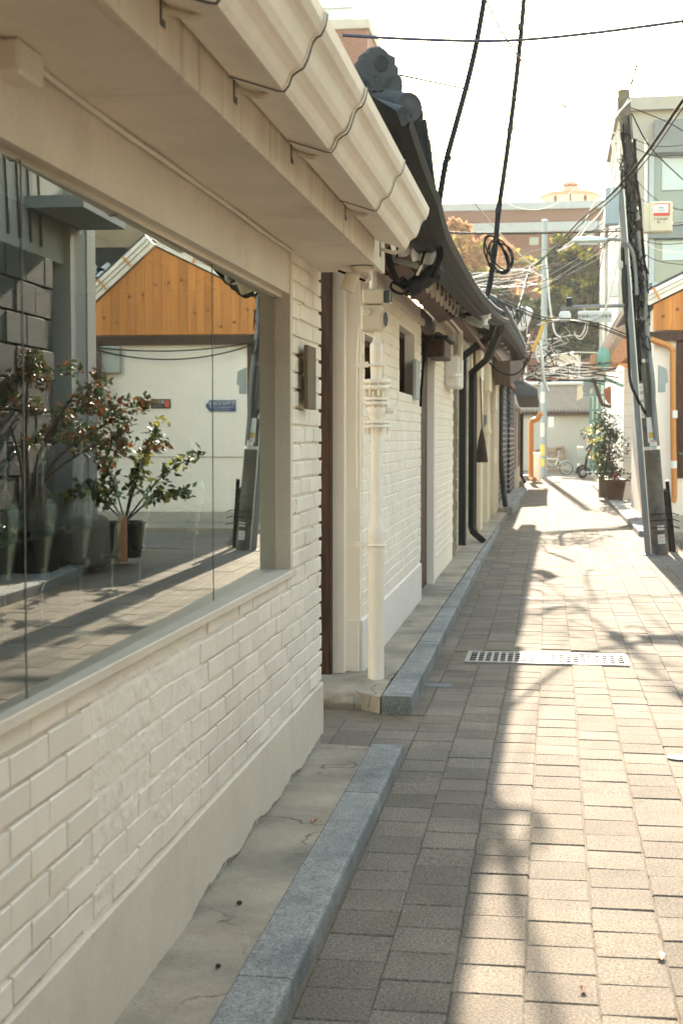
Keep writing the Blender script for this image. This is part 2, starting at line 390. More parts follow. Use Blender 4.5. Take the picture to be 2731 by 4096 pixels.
for V,F in PVAR:
    b = MB().add(V, F); PME.append(b.mesh('paver', 'paver'))
spots = []
rp = random.Random(3)
offs = {c: rp.uniform(0, PL) for c in range(-20, 40)}
for c in range(-3, 30):
    for r in range(0, 270):
        Y = 1.6 + r*PL + offs[c]
        x = street_x(c, Y) + PW/2
        if Y > 58: continue
        if x < -.66 and not (6.58 < Y < 7.42 and x > -1.35) and not (Y > 7.5 and x > -.88): continue
        if x > 1.34 and 21.7 < Y: continue
        if x > 2.2 and Y < 18.6: continue
        if x > 5: continue
        if GR[0]-.11 < x < GR[1]+.11 and GR[2]-.105 < Y < GR[3]+.105: continue
        spots.append((x, Y, rp.randrange(6), rp.uniform(-.0022,.0014)-(.002 if rp.random() < .05 else 0), rp.uniform(-.006,.006), rp.uniform(-.008,.008), rp.uniform(-.010,.010)))
vis = []
for s in spots:
    px, py, z = to_px((s[0], s[1], 0))
    if 0 < z < 14 and -100 < px < 2850 and py < 4300: vis.append((z, s))
vis.sort(key=lambda t: t[0]); single = set(id(t[1]) for t in vis[:290])
fld = MB()
for s in spots:
    x, Y, v, dz, rx, ry, rz = s
    if id(s) in single:
        o = link('paver', PME[v], street, (x, Y, dz)); o.rotation_euler = (rx, ry, rz)
    else:
        V, F = PVAR[v]; fld.add([(x+a, Y+b_, c_+dz + a*-ry*.5 + b_*rx*.5) for a,b_,c_ in V], F)
stuff(fld.build('paver_field', 'paver_field', street))
# dark replaced stones and thin cut stones seen in the shaded strip
for (px,py) in ((1745,2742),(2045,2306),(2105,2393)):
    p = atZ(px, py); MB().cham((p.x-.09,p.y-.05,-.03),(p.x+.09,p.y+.05,.0035),.004).build('cut_stone', 'concrete_dark', street)

# drain grating
gx0,gx1,gy0,gy1 = GR
gr = thing('drain_grating', 'pale steel drain grating set across the paved lane', 'grating', ((gx0+gx1)/2, gy0, 0))
MB().box((gx0,gy0,-.0084),(gx1,gy1,-.0075)).build('channel_floor','drain_dark',gr)
fr = MB()
fr.box((gx0,gy0,-.01),(gx1,gy0+.03,.004)).box((gx0,gy1-.03,-.01),(gx1,gy1,.004)).box((gx0,gy0+.03,-.01),(gx0+.03,gy1-.03,.004)).box((gx1-.03,gy0+.03,-.01),(gx1,gy1-.03,.004))
fr.build('frame','grating',gr)
n = 21; bw = (gx1-gx0-.06)/n
for i in range(1,n):
    x = gx0+.03+i*bw; MB().box((x-.0075,gy0+.03,-.007),(x+.0075,gy1-.03,.002)).build('bar','grating',gr)
cr = MB()
for i in range(n):
    x = gx0+.03+i*bw
    for k in range(5):
        y = gy0+.055+k*.082
        cr.prism([(x+.0075,y,-.0012),(x+bw-.0075,y+.026,-.0012),(x+bw-.0075,y+.044,-.0012),(x+.0075,y+.018,-.0012)],(0,0,.002))
stuff(cr.build('cross_bars','grating',gr))

# kerbs: each stone its own part
def kerb_run(name, label, x0f, x1f, y0, y1, z, seg, seed, face=.012):
    k = thing(name, label, 'kerb', (x1f(y0), y0, 0)); rnd = random.Random(seed); y = y0
    while y < y1-.05:
        l = min(seg*rnd.uniform(.9,1.1), y1-y); e = y+l
        b = MB(); dz = rnd.uniform(-.002,.002); c = face
        zt = (z(y)+dz, z(e)+dz)
        P = []
        for yy, zz in ((y+.002, zt[0]), (e-.002, zt[1])):
            xi, xo = x0f(yy), x1f(yy)
            s_ = 1 if xo > xi else -1
            P.append([(xi,yy,-.05),(xi,yy,zz-.004),(xi+.006*s_,yy,zz),(xo-c*s_,yy,zz),(xo-.003*s_,yy,zz-.004),(xo,yy,zz-c),(xo,yy,-.05)])
        n = 7; b.add(P[0]+P[1], [(i,i+1,n+i+1,n+i) for i in range(n-1)]+[tuple(range(n))[::-1], tuple(range(n,2*n))])
        b.build('kerb_stone','granite',k); y = e
    return k
kerb_run('granite_kerb','blue grey granite kerb beside the shop wall in the foreground', lambda y:-.815, lambda y:-.665, .6, 6.53, lambda y:.066, 1.02, 1)
kerb_run('granite_kerb','granite kerb with a blunt dark end past the side gap', lambda y:-.895+.006*(y-7.6), lambda y:-.735-.004*(y-7.6), 7.6, 26.6, lambda y:.092, 1.05, 2)
kerb_run('granite_kerb','short far granite kerb under the grey brick wall', lambda y:-.86+.012*(y-27), lambda y:-.70+.010*(y-27), 27.2, 37.5, lambda y:.15, 1.1, 3)
kerb_run('granite_kerb','sunlit pale kerb on the right beyond the leaning pole', lambda y:1.52, lambda y:1.32-.003*(y-21.7), 21.7, 44, lambda y:.085, 1.1, 4)
kerb_run('granite_kerb','kerb in front of the potted shrubs across the lane', lambda y:2.55+.09*max(0,y-13.5), lambda y:2.36+.09*max(0,y-13.5), 2, 18.2, lambda y:.1, 1.0, 5)

# concrete aprons between wall and kerb
def slab(name, poly, z0, z1, m, label):
    b = MB(); b.prism([(x,y,z0) for x,y in poly], (0,0,z1-z0)); o = b.build(name, m); return tag(o, label, kind='structure')
slab('pavement', [(-1.4,.5),(-.817,.5),(-.817,6.50),(-1.02,6.53),(-1.4,6.5)], -.05, .058, 'concrete', 'worn concrete strip between shop wall and kerb')
slab('pavement', [(-1.3,8.25),(-1.02,7.72),(-.905,7.62),(-.897+.1,26.6),(-1.3,26.6)], -.05, .084, 'concrete', 'worn concrete strip along the white brick house')
slab('pavement', [(-1.3,27.2),(-.862,27.2),(-.74,37.5),(-1.3,37.5)], -.05, .14, 'concrete', 'concrete strip by the grey brick wall')
slab('pavement', [(1.522,21.7),(9,21.7),(9,60),(1.522,60)], -.05, .07, 'concrete', 'concrete strip on the right of the lane')
slab('pavement', [(2.56,2),(9,2),(9,18.2),(2.98,18.2),(2.552,13.5)], -.05, .085, 'concrete', 'concrete strip before the stone house')
# the rough stone step at the side entrance
stp = thing('stone_step','cracked rough stone step at the side entrance with wooden post','step',(-1.3,7.9,0))
def rock(b, fn, nu=16, nv=10): b.grid(fn, nu, nv)
def step_top(u, v):
    x = -2.2+u*1.3; y = 7.74+v*.62; front = v < .12
    z = .098 + .012*mnoise.noise(Vector((x*6,y*6,1))) + .006*mnoise.noise(Vector((x*20,y*20,2)))
    if v == 0: return (x, y+.02*mnoise.noise(Vector((x*9,0,5))), .02)
    if front: y += .03*mnoise.noise(Vector((x*5,3,3))); z -= .02
    return (x, y, z)
b = MB(); rock(b, step_top, 44, 18); b.build('slab_top','concrete',stp)
b = MB()
for i in range(7):
    x = -2.2+i*.19
    b.grid(lambda u,v,x=x: (x+u*.185, 7.735+.018*mnoise.noise(Vector((x*7+u*3,v*4,0)))-.012*math.sin(v*math.pi), -.01+v*.085), 6, 5)
b.build('riser','mortar_raw',stp)

# ================================================================== BRICK COURSES
def brick_mesh(lx, ly, lz, v, c=.0022, jit=.0016, mat_='white_paint'):
    # origin at the back centre of the brick's face plane; proud towards +X by lx
    b = MB(); b.cham((-.03,-ly/2,-lz/2),(lx,ly/2,lz/2), c); rnd = random.Random(v)
    b.v = [(x+(rnd.uniform(-jit,jit) if x > 0 else 0), y+rnd.uniform(-jit,jit), z+rnd.uniform(-jit,jit)) for x,y,z in b.v]
    return b
def brick_wall(parent, xface, y0, y1, z0, z1, course, length, joint, bed, proud, mats, limit, holes=(), patch=None, ends=True, name='brick'):
    cache = {}; todo = []; n = int((z1-z0)/course+.5)
    for r in range(n):
        z = z0+(r+.5)*course; y = y1; k = 0
        half = (r % 2 == 0)
        while y > y0+.02:
            L = length if not (half and k == 0) else length/2
            a = max(y-L, y0); k += 1
            if y-a < .03: break
            segs = [(a, y)]
            for (h0,h1,g0,g1) in holes:
                if g0 < z < g1:
                    ns = []
                    for (p,q) in segs:
                        if q <= h0 or p >= h1: ns.append((p,q)); continue
                        if p < h0-.02: ns.append((p,h0))
                        if q > h1+.02: ns.append((h1,q))
                    segs = ns
            for (p,q) in segs: todo.append((p, q, z, r))
            y = a
    def key(t): return (t[0]**2)
    todo.sort(key=key); rest = MB(); rnd = random.Random(5)
    for i,(p,q,z,r) in enumerate(todo):
        L = q-p-joint; mid = (p+q)/2; pr = proud+rnd.uniform(-.0015,.0015); v = rnd.randrange(3); dz = rnd.uniform(-.0028,.0028); ry = rnd.uniform(-.011,.011)
        mt = mats[0]; lz = course-bed
        if patch and patch[0] < mid < patch[1]:
            pr = patch[2]+rnd.uniform(-.004,.004); mt = mats[1]; lz = course-bed*.55; dz *= 3
        if i < limit:
            kk = (round(L,3), round(lz,4), v, mt)
            if kk not in cache: cache[kk] = brick_mesh(.012, L, lz, v, mat_=mt).mesh(name, mt)
            o = link(name, cache[kk], parent, (xface-.012+pr-.0, mid, z+dz)); o.rotation_euler = (ry, rnd.uniform(-.008,.008), rnd.uniform(-.004,.004))
        else:
            rest.cham((xface-.03, mid-L/2, z-lz/2),(xface+pr, mid+L/2, z+lz/2), .003)
    if rest.v: stuff(rest.build(name+'work', mats[0], parent))

# ================================================================== THE WHITE SHOP (near left)
XW, YC = -1.054, 6.55
shop = thing('shop_building','white painted brick shop with wide display window and white gutter in the foreground','building',(-1.3,4,0))
core = MB()
core.box((-1.35,.6,.0),(XW-.011,YC-.011,.92)); core.box((-1.35,5.775,.92),(XW-.011,YC-.011,2.3)); core.box((-1.35,.6,.92),(XW-.011,1.2,2.3))
core.build('wall_core','white_rough',shop)
MB().box((-4.6,YC-.2,0),(-1.35,YC-.012,2.6)).build('side_wall','white_rough',shop)
MB().box((-4.6,.6,0),(-1.35,.75,2.6)).build('side_wall','white_rough',shop)
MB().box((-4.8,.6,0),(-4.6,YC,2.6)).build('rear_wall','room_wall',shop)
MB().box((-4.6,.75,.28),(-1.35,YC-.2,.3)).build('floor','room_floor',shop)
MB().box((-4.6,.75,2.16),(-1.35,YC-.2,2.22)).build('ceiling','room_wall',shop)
brick_wall(shop, XW, 2.2, YC, .352, .926, .0745, .222, .0065, .0135, 0, ('white_paint','white_rough'), 300, patch=(3.2,4.26,-.003))
brick_wall(shop, XW, 5.79, YC, .948, 2.252, .0745, .222, .0065, .0135, 0, ('white_paint','white_rough'), 300)
# lumpy mortar smeared over the infilled panel
def lump(u, v):
    y = 3.17+u*1.10; z = .35+v*.575
    d = .0025*mnoise.noise(Vector((y*26,z*30,0)))+.004*mnoise.noise(Vector((y*8,z*14,4)))+.0022*mnoise.noise(Vector((y*110,z*50,7)))
    zc = ((z-.352)/.0745) % 1.0; g = min(zc, 1-zc)
    d -= .0055*max(0, 1-g/.10)*(.6+.8*mnoise.noise(Vector((y*7,z*3,9))))
    e = min(u, 1-u, v, 1-v); 
    if e < .01: d = -.012
    return (XW-.0022+d, y, z)
MB().grid(lump, 170, 110).build('mortar_patch','white_rough',shop)
# plinth with its torn lower edge
def pl_bottom(y):
    t = .058
    if y > 4.05: t += max(0, min(1,(y-4.05)/.25)*(.030+.075*mnoise.noise(Vector((y*1.35,0,3)))+.032*mnoise.noise(Vector((y*4.1,1,0)))+.014*mnoise.noise(Vector((y*13,1,0)))+.007*mnoise.noise(Vector((y*47,1,0)))))
    else: t += .006*abs(mnoise.noise(Vector((y*12,2,0))))
    return t
b = MB(); ys = [.6+i*(YC+.012-.6)/420 for i in range(421)]
def pl_top(y): return .346+.0015*mnoise.noise(Vector((y*3,5,0)))+.0015*mnoise.noise(Vector((y*30,6,0)))
V = []
for y in ys:
    zb, zt = pl_bottom(y), pl_top(y)
    V += [(XW-.011,y,zb+.002),(XW+.007,y,zb),(XW+.008,y,zt-.006),(XW+.003,y,zt),(XW-.014,y,zt+.003)]
F = []
for i in range(420):
    for k in range(4): F.append((i*5+k, (i+1)*5+k, (i+1)*5+k+1, i*5+k+1))
F.append([2100+k for k in range(5)])
b.add(V,F); b.build('plinth','white_smooth',shop)
b = MB(); b.grid(lambda u,v: (XW-.016+.012*mnoise.noise(Vector((u*60,v*3,0)))+.012*(1-v), 3.9+u*(YC-3.9), .05+v*.13), 160, 6); b.build('bare_footing','mortar_raw',shop)
# sill, window surround
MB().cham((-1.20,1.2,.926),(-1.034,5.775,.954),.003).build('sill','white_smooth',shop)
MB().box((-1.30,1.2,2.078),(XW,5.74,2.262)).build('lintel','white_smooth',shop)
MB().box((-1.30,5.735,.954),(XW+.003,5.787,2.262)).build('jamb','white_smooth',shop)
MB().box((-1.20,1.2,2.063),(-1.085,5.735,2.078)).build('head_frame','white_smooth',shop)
PHI = R_(.85)
def gx(Y): return -1.104 - math.tan(PHI)*(Y-5.0)
for (a,c) in ((1.25,2.803),(2.81,4.573),(4.58,5.735)):
    b = MB(); t = .006
    b.prism([(gx(a),a,.952),(gx(c),c,.952),(gx(c)-t,c,.952),(gx(a)-t,a,.952)],(0,0,1.112)); po = b.build('window_pane','pane_glass',shop)
    po.data.materials.append(M['pane_back'])
    for k_,f_ in enumerate(po.data.polygons): f_.material_index = 0 if k_ == 0 else 1      # street face mirrors, the rest is clear
    MB().box((gx(c)-.004,c+.001,.956),(gx(c)+.001,c+.006,2.062)).build('glazing_joint','sealant',shop)
# soffit panels, fascia boards
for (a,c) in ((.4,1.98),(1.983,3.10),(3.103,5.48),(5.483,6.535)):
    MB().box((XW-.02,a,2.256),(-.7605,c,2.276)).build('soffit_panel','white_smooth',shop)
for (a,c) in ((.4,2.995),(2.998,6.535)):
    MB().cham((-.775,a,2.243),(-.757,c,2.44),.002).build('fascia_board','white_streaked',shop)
MB().box((-.775,6.52,2.28),(-1.4,6.535,2.6)).build('eave_end_board','white_streaked',shop)
con = MB(); con.tube([(-1.042,1.2,2.249)]+[(-1.042+.004*math.sin(i*2.1), 1.4+i*.35, 2.248+.003*math.sin(i*1.7)) for i in range(12)]+[(-1.042,5.72,2.249)], .0075, 8)
con.build('conduit','white_smooth',shop)
p = atX(70,250,-1.03); MB().cham((-1.06,p.y-.07,p.z-.035),(-1.0,p.y+.07,p.z+.03),.006).build('junction_box','white_smooth',shop)
# gutter: pressed profile in overlapping lengths
GP = [(-.752,2.425),(-.748,2.345),(-.635,2.308),(-.622,2.305),(-.612,2.318),(-.604,2.340),(-.590,2.350),(-.578,2.356),(-.568,2.375),(-.556,2.412),(-.548,2.424),(-.536,2.430),(-.526,2.450),(-.521,2.478),(-.528,2.486),(-.536,2.480)]
seams = [-.4, .62, 1.65, 2.62, 3.30, 4.02, 5.07, 6.15]
gut = None
for i in range(len(seams)-1):
    a, c = seams[i], seams[i+1]; b = MB(); grow = .0025*(i % 2)
    prof = [(x+grow, a-.012, z-grow) for x,z in GP]
    b.sheet(prof, (0, c-a+.024, 0)); g_ = b.build('gutter_length','gutter_paint',shop)
    if i > 0:
        s_ = MB(); s_.tube([(x+.0045 if k > 1 else x, a, z-.004) for k,(x,z) in enumerate(GP[1:14])], .0035, 6); s_.build('seam','sealant',g_)
        s2 = MB(); s2.tube([(x+.0045, a-.016, z-.004) for x,z in GP[1:14]], .003, 6); s2.build('seam_lip','gutter_paint',g_)
MB().prism([(x,6.15,z) for x,z in GP]+[(-.752,6.15,2.47)],(0,.006,0)).build('gutter_end','gutter_paint',shop)
for Y in (1.0, 2.0, 2.75, 3.40, 4.16, 5.27, 6.36):
    b = MB(); b.box((-.757,Y-.012,2.315),(-.752,Y+.012,2.405))
    b.tube(spline([(-.754,Y,2.335),(-.70,Y,2.318),(-.672,Y,2.325),(-.655,Y,2.36),(-.66,Y,2.40)],5), .008, 8)
    br = b.build('gutter_bracket','white_streaked',shop)
    MB().box((-.7565,Y-.018,2.30),(-.7545,Y+.016,2.415)).build('backing_plate','sealant',br)
# tiled roof above the gutter (only its edge could be glimpsed)
b = MB(); b.sheet([(-.56,.4,2.47),(-2.9,.4,3.55),(-4.9,.4,2.6)],(0,5.6,0)); b.build('roof','roof_tile',shop)
for i in range(18):
    y = .5+i*.30; b = MB(); b.tube([(-.6,y,2.50),(-1.5,y,2.90),(-2.9,y,3.58)], .05, 8); b.build('roof_tile','roof_tile',shop)
# plaque on the pier
p = atX(1240,1500,-1.03)
pq = tag(MB().cham((-1.03,p.y-.16,1.615),(-1.012,p.y+.05,1.885),.003).build('wooden_plaque','wood_grey'), 'plain weathered wooden plaque mounted beside the shop window', 'plaque')
# things inside the shop, seen through the glass
sh = tag(MB().cham((-1.33,1.4,1.258),(-1.19,5.70,1.264),.001).build('glass_shelf','flask_glass'), 'glass shelf strip holding the hanging glass funnels inside the window','shelf')
def funnel():
    r = thing('separating_funnel','pear shaped glass funnel with stopcock','funnel',(0,0,0),'glass funnels hanging inside the shop window')
    MB().lathe([(.012,-.115),(.018,-.095),(.034,-.02),(.050,.055),(.052,.085),(.045,.12),(.026,.145),(.014,.155)],(0,0,.09)).build('bulb','flask_glass',r)
    MB().lathe([(.013,0),(.015,.06),(.020,.065),(.020,.08),(.012,.085),(.014,.10),(.016,.125),(.010,.15),(.002,.152)],(0,0,.245)).build('stopper','flask_glass',r)
    MB().lathe([(.010,-.02),(.009,0)],(0,0,0)).tube([(0,0,-.02),(0,0,-.16)],.006,8).build('stem','flask_glass',r)
    MB().lathe([(.012,-.03),(.016,-.028),(.016,.02),(.012,.022)],(0,0,-.01),axis=(1,.2,0)).tube([(.02,.004,-.01),(.05,.01,-.01)],.005,6).build('stopcock','clear_grey',r)
    return r
f0 = funnel()
fl = ['glass funnel hanging nearest the left edge of the window','second glass funnel from the left, in front of the big plant pot','third glass funnel from the left, before the boulder','fourth glass funnel from the left','fifth glass funnel from the left, by the wooden post','glass funnel hanging alone at the right of the shelf']
for k,(px,lab) in enumerate(zip((15,165,320,447,558,775), fl)):
    p = atX(px, 2200, -1.26)
    if k == 0: f0.location = (-1.26,p.y,1.165); f0.scale = (.85,)*3; f0['label'] = lab
    else: copy_tree(f0, (-1.26,p.y,1.165), lab, rotz=k*1.3, scale=.85)
bl = ['white display box at the left edge behind the glass','second white display box from the left behind the glass','third white display box from the left behind the glass','fourth white display box from the left behind the glass','rightmost white display box behind the glass']
for k,(px,py,lab) in enumerate(zip((40,175,330,470,580),(2640,2560,2510,2460,2415),bl)):
    p = atX(px, py, -1.42); zt0 = p.z; r = thing('display_box',lab,'box',(-1.42,p.y,.3),'white boxes inside the shop window')
    MB().cham((-1.52,p.y-.11,zt0),(-1.32,p.y+.11,zt0+.02),.004).build('top','stool_white',r)
    MB().box((-1.52,p.y+.09,.30),(-1.32,p.y+.11,zt0)).build('side_panel','stool_white',r)
    MB().box((-1.52,p.y-.11,.30),(-1.32,p.y-.09,zt0)).build('side_panel','stool_white',r)
p = atX(712,1800,-2.3)
tag(MB().cham((-2.36,p.y-.12,.3),(-2.24,p.y+.12,2.16),.004).build('timber_post','room_post'),'pale timber post standing inside the shop','post')

# ================================================================== WHITE BRICK HANOK (second house on the left)
XH = -1.105
han = thing('tiled_house','white painted brick house with dark curved eaves past the shop','building',(-1.4,10,0))
c = MB()
w1, w2 = (8.50,9.45,1.82,2.12), (10.48,11.66,1.80,2.33)
def wall_with_holes(b, x0, x1, y0, y1, z0, z1, holes):
    ys = sorted(set([y0,y1]+[h[0] for h in holes]+[h[1] for h in holes]))
    for a,d in zip(ys[:-1], ys[1:]):
        hs = [h for h in holes if h[0] <= a and h[1] >= d]
        if not hs: b.box((x0,a,z0),(x1,d,z1))
        else: b.box((x0,a,z0),(x1,d,hs[0][2])); b.box((x0,a,hs[0][3]),(x1,d,z1))
wall_with_holes(c, -1.45, XH-.008, 8.36, 12.28, .05, 2.6, [w1,w2])
c.build('wall_core','house_white',han)
brick_wall(han, XH, 8.42, 12.285, .42, 2.45, .0745, .222, .006, .010, 0, ('house_white','house_white'), 300, holes=[w1,w2])
MB().cham((-1.3,8.4,.05),(XH+.008,12.29,.40),.006).build('plinth','white_plaster',han)
MB().cham((-1.3,8.34,2.45),(XH+.03,12.29,2.50),.004).build('ledge','white_smooth',han)
MB().cham((-1.35,8.30,.06),(-1.195,8.45,2.62),.006).build('pilaster','white_plaster',han)
MB().cham((-1.35,8.352,.06),(XH-.008,8.395,.41),.01).build('pilaster_foot','white_plaster',han)
for i in range(27):
    z = .43+i*.0745; MB().cham((-1.3,8.362,z-.032),(XH-.01,8.44,z+.032),.004).build('brick','house_white',han)
for (a,d,z0,z1) in (w1,w2):
    w = MB().box((-1.24,a,z0),(-1.225,d,z1)).build('window','window_glass',han)
    f = MB(); f.box((-1.225,a,z0),(-1.185,a+.06,z1)).box((-1.225,d-.06,z0),(-1.185,d,z1)).box((-1.225,a+.06,z0),(-1.185,d-.06,z0+.04)).box((-1.225,a+.06,z1-.04),(-1.185,d-.06,z1)).box((-1.222,(a+d)/2-.02,z0+.04),(-1.19,(a+d)/2+.02,z1-.04))
    f.build('frame','wood_dark',w)
    MB().box((-1.185,d-.003,z0),(XH,d+.004,z1)).build('reveal','white_plaster',w); MB().box((-1.185,a-.004,z0),(XH,a+.003,z1)).build('reveal','white_plaster',w)
# side gate of dark timber, mostly hidden by the shop corner
gate = thing('timber_gate','dark stained timber gate and post in the gap beside the shop','gate',(-1.7,8.3,0.1))
MB().cham((-1.365,8.22,.09),(-1.268,8.31,2.60),.006).build('post','wood_dark',gate)
MB().cham((-1.44,8.27,.09),(-1.366,8.34,2.60),.004).build('post','wood_dark',gate)
for i in range(6): MB().cham((-1.442-.15*(i+1),8.30,.10),(-1.446-.15*i,8.33,2.55),.003).build('plank','wood_dark',gate)
MB().box((-4,8.36,0),(-1.36,8.5,2.7)).build('side_wall','white_plaster',han)
MB().box((-4,8.5,0),(-3.9,28,3)).build('rear_wall','white_plaster',han)
# second door with its pier
d2 = thing('timber_door','dark brown timber door set between white piers','door',(-1.19,12.9,.08))
MB().cham((-1.22,12.30,.08),(-1.155,12.42,2.5),.004).build('post','wood_dark',d2)
for i in range(9): MB().cham((-1.20,12.425+.13*i,.08),(-1.165,12.550+.13*i,2.4),.003).build('plank','wood_dark',d2)
MB().box((-1.45,12.28,2.42),(-1.12,13.60,2.62)).build('door_head','wood_dark',han)
MB().cham((-1.4,13.60,.06),(XH+.01,13.74,2.6),.006).build('pilaster','white_plaster',han)
MB().box((-1.45,13.74,.05),(XH-.006,16.42,2.7)).build('wall_core','house_white',han)
b = MB()
for r in range(30):
    z = .30+r*.0745; y = 13.76+(.11 if r % 2 else 0)
    while y < 16.3: b.cham((XH-.02,y,z-.032),(XH+.001,y+.214,z+.032),.003); y += .222
stuff(b.build('brickwork','house_white',han))
MB().box((-1.45,16.42,.05),(-1.36,17.0,2.7)).build('wall_core','house_white',han)
# eave: gutter that dips and rises to the corners
def eave_z(Y):
    if Y < 7.2: return 2.49+.30*((7.2-Y)/1.5)**1.8
    return 2.49+.0044*(Y-7.2)**1.95
ys = [5.75+i*.25 for i in range(47)]
gsec = [(-.69,-.045),(-.66,-.06),(-.60,-.062),(-.585,-.05),(-.555,-.052),(-.51,-.035),(-.50,.01),(-.508,.018)]
def gx_shift(Y): return -.06*max(0,(6.5-Y)/.75) 
for k in range(4):
    a, d = int(k*46/4), int((k+1)*46/4); b = MB(); n = len(gsec); V = []
    for Y in ys[a:d+1]:
        for (x,z) in gsec: V.append((x+gx_shift(Y), Y+(.003 if Y == ys[a] else 0), eave_z(Y)+z))
    b.add(V, [(i*n+j, i*n+j+1, (i+1)*n+j+1, (i+1)*n+j) for i in range(d-a) for j in range(n-1)]); b.build('gutter_length','dark_metal',han)
b = MB(); n = 2; V = []
for Y in ys: V += [(-.69+gx_shift(Y),Y,eave_z(Y)-.04),(-.73,Y,eave_z(Y)+.02)]
b.add(V, [(i*2,i*2+1,i*2+3,i*2+2) for i in range(46)]); b.build('drip_board','dark_metal',han)
# roof plane with tile rows
rid = lambda Y: 4.3
b = MB(); V = []
for Y in ys:
    z0 = eave_z(Y)+.03; V += [(-.56+gx_shift(Y),Y,z0),(-1.5,Y,z0+.55),(-2.9,Y,4.25)]
b.add(V, [(i*3+j,i*3+j+1,(i+1)*3+j+1,(i+1)*3+j) for i in range(46) for j in range(2)]); b.build('roof','roof_tile',han)
for i in range(38):
    Y = 6.1+i*.295; z0 = eave_z(Y)+.06
    b = MB(); b.tube([(-.585+gx_shift(Y),Y,z0),(-1.0,Y,z0+.23),(-1.5,Y,z0+.54),(-2.85,Y,4.27)], .062, 8); b.build('roof_tile','roof_tile',han)
b = MB(); b.box((-3.05,7.6,4.1),(-2.75,16.5,4.6)); b.build('ridge','roof_tile',han)
# rafters, boards, white plaster wedges under the eave
MB().box((-.80,6.6,2.52),(-.78,17.0,2.56)).build('eave_board','wood_eave',han)
for (a,d,zo) in ((8.5,12.6,0),(12.6,17.0,.10)):
    b = MB(); b.prism([(-.98,a,2.50+zo),(-.86,a,2.53+zo),(-.86,a,2.63+zo),(-.98,a,2.60+zo)],(0,d-a,0)); b.build('purlin','wood_eave',han)
b = MB(); V = []
for Y in ys[4:]: V += [(-.72,Y,eave_z(Y)+.03),(-1.3,Y,eave_z(Y)+.16)]
b.add(V, [(i*2,i*2+1,i*2+3,i*2+2) for i in range(len(ys)-5)]); b.build('eave_boarding','wood_eave',han)
for i in range(19):
    Y = 9.2+i*.40; z = eave_z(Y)+.0; h = .085
    b = MB(); b.add([(-.775,Y,z-h),(-.765,Y+.05,z-.01),(-.775,Y+.06,z+h*.9),(-.785,Y+.015,z+h*.3),(-.80,Y+.02,z-h),(-.79,Y+.07,z),(-.80,Y+.08,z+h*.9),(-.81,Y+.03,z+h*.3)],
        [(0,1,2,3),(4,7,6,5),(0,4,5,1),(1,5,6,2),(2,6,7,3),(3,7,4,0)]); b.build('plaster_wedge','white_plaster',han)
    if i % 2 == 0:
        b = MB(); b.tube([(-1.15,Y+.2,z+.10),(-.74,Y+.2,z+.05)], .038, 8); b.build('rafter','wood_eave',han)
b = MB(); b.tube(spline([(-.97,8.6,2.535),(-.955,10.9,2.62),(-.95,13.0,2.62),(-.95,15.0,2.62),(-.95,15.25,2.56),(-.955,15.3,2.2),(-.96,15.2,2.15),(-1.0,14.9,2.14)],5), .022, 8); b.build('white_pipe','pipe_paint',han)
# roof corner: hip ridge with its ornamental end tile
hc = 6.9
def oy(px,py,dy=0): return atY(px,py,hc+dy)
orn = MB()
outl = [(1430,262),(1436,240),(1447,238),(1452,212),(1470,208),(1478,190),(1500,186),(1520,186),(1542,200),(1556,216),(1580,228),(1582,258),(1594,272),(1592,296),(1606,310),(1611,345),(1606,374),(1480,376),(1462,366),(1445,335),(1428,295)]
fw = Vector((.45,-.89,0)); P = [oy(x,y)-Vector((0,0,0)) for x,y in outl]
cen = sum(P, Vector())/len(P)
F_ = [p+fw*.0 for p in P]; inner = [cen+(p-cen)*.90-Vector((0,.012,0)) for p in P]; back = [p+Vector((-.03,.06,0)) for p in P]; n = len(P)
orn.add(F_+inner+back, [(i,(i+1)%n,n+(i+1)%n,n+i) for i in range(n)]+[tuple(range(n,2*n))]+[(i,2*n+i,2*n+(i+1)%n,(i+1)%n) for i in range(n)]+[tuple(range(2*n,3*n))[::-1]])
ornp = orn.build('ridge_end_ornament','ornament_tile',han)
ringc = oy(1525,252,-.016); b = MB()
b.tube([ringc+Vector((.022*math.cos(t),-.002,.027*math.sin(t))) for t in [k*math.pi/12 for k in range(24)]], .0028, 6, closed=True)
for k in range(14):
    t = k*2*math.pi/14; b.lathe([(.0055,-.004),(.006,0),(.003,.003)], ringc+Vector((.030*math.cos(t),-.001,.036*math.sin(t))), axis=(0,-1,0), seg=8)
for (a0,a1) in (((1510,238),(1538,242)),((1512,250),(1536,252)),((1508,262),(1542,264)),((1524,262),(1524,276)),((1516,276),(1534,280))):
    b.tube([oy(*a0,-.016),oy(*a1,-.016)], .002, 6)
b.build('sun_medallion','ornament_tile',ornp)
b = MB()
def scroll(pts, r): b.tube(spline([oy(x,y,-.015) for x,y in pts],4), r, 6)
scroll([(1506,366),(1500,345),(1498,320),(1488,300),(1470,290),(1462,276),(1470,264)], .0028)
scroll([(1512,366),(1520,340),(1538,322),(1560,318),(1568,306),(1562,300)], .0028)
for s_ in (-1,1):
    for k in range(5):
        x0 = 1508+s_*8; y0 = 352-k*4
        scroll([(x0,y0),(x0+s_*(18+k*7),y0-10-k*5),(x0+s_*(40+k*6),y0-4-k*7)], .0034-k*.0003)
    b.lathe([(.013,0),(.011,.006),(.004,.010)], oy(1508+s_*15,360,-.013), axis=(0,-1,0), seg=10)
    scroll([(1508+s_*6,335),(1508+s_*14,312),(1508+s_*4,300)], .005)
b.build('leaf_relief','ornament_tile',ornp)
b = MB(); b.tube([oy(1478,392,.05),oy(1560,400,.02),oy(1620,418,-.02)], [.055,.052,.055], 14); b.build('ridge_cap_tile','ornament_tile',han)
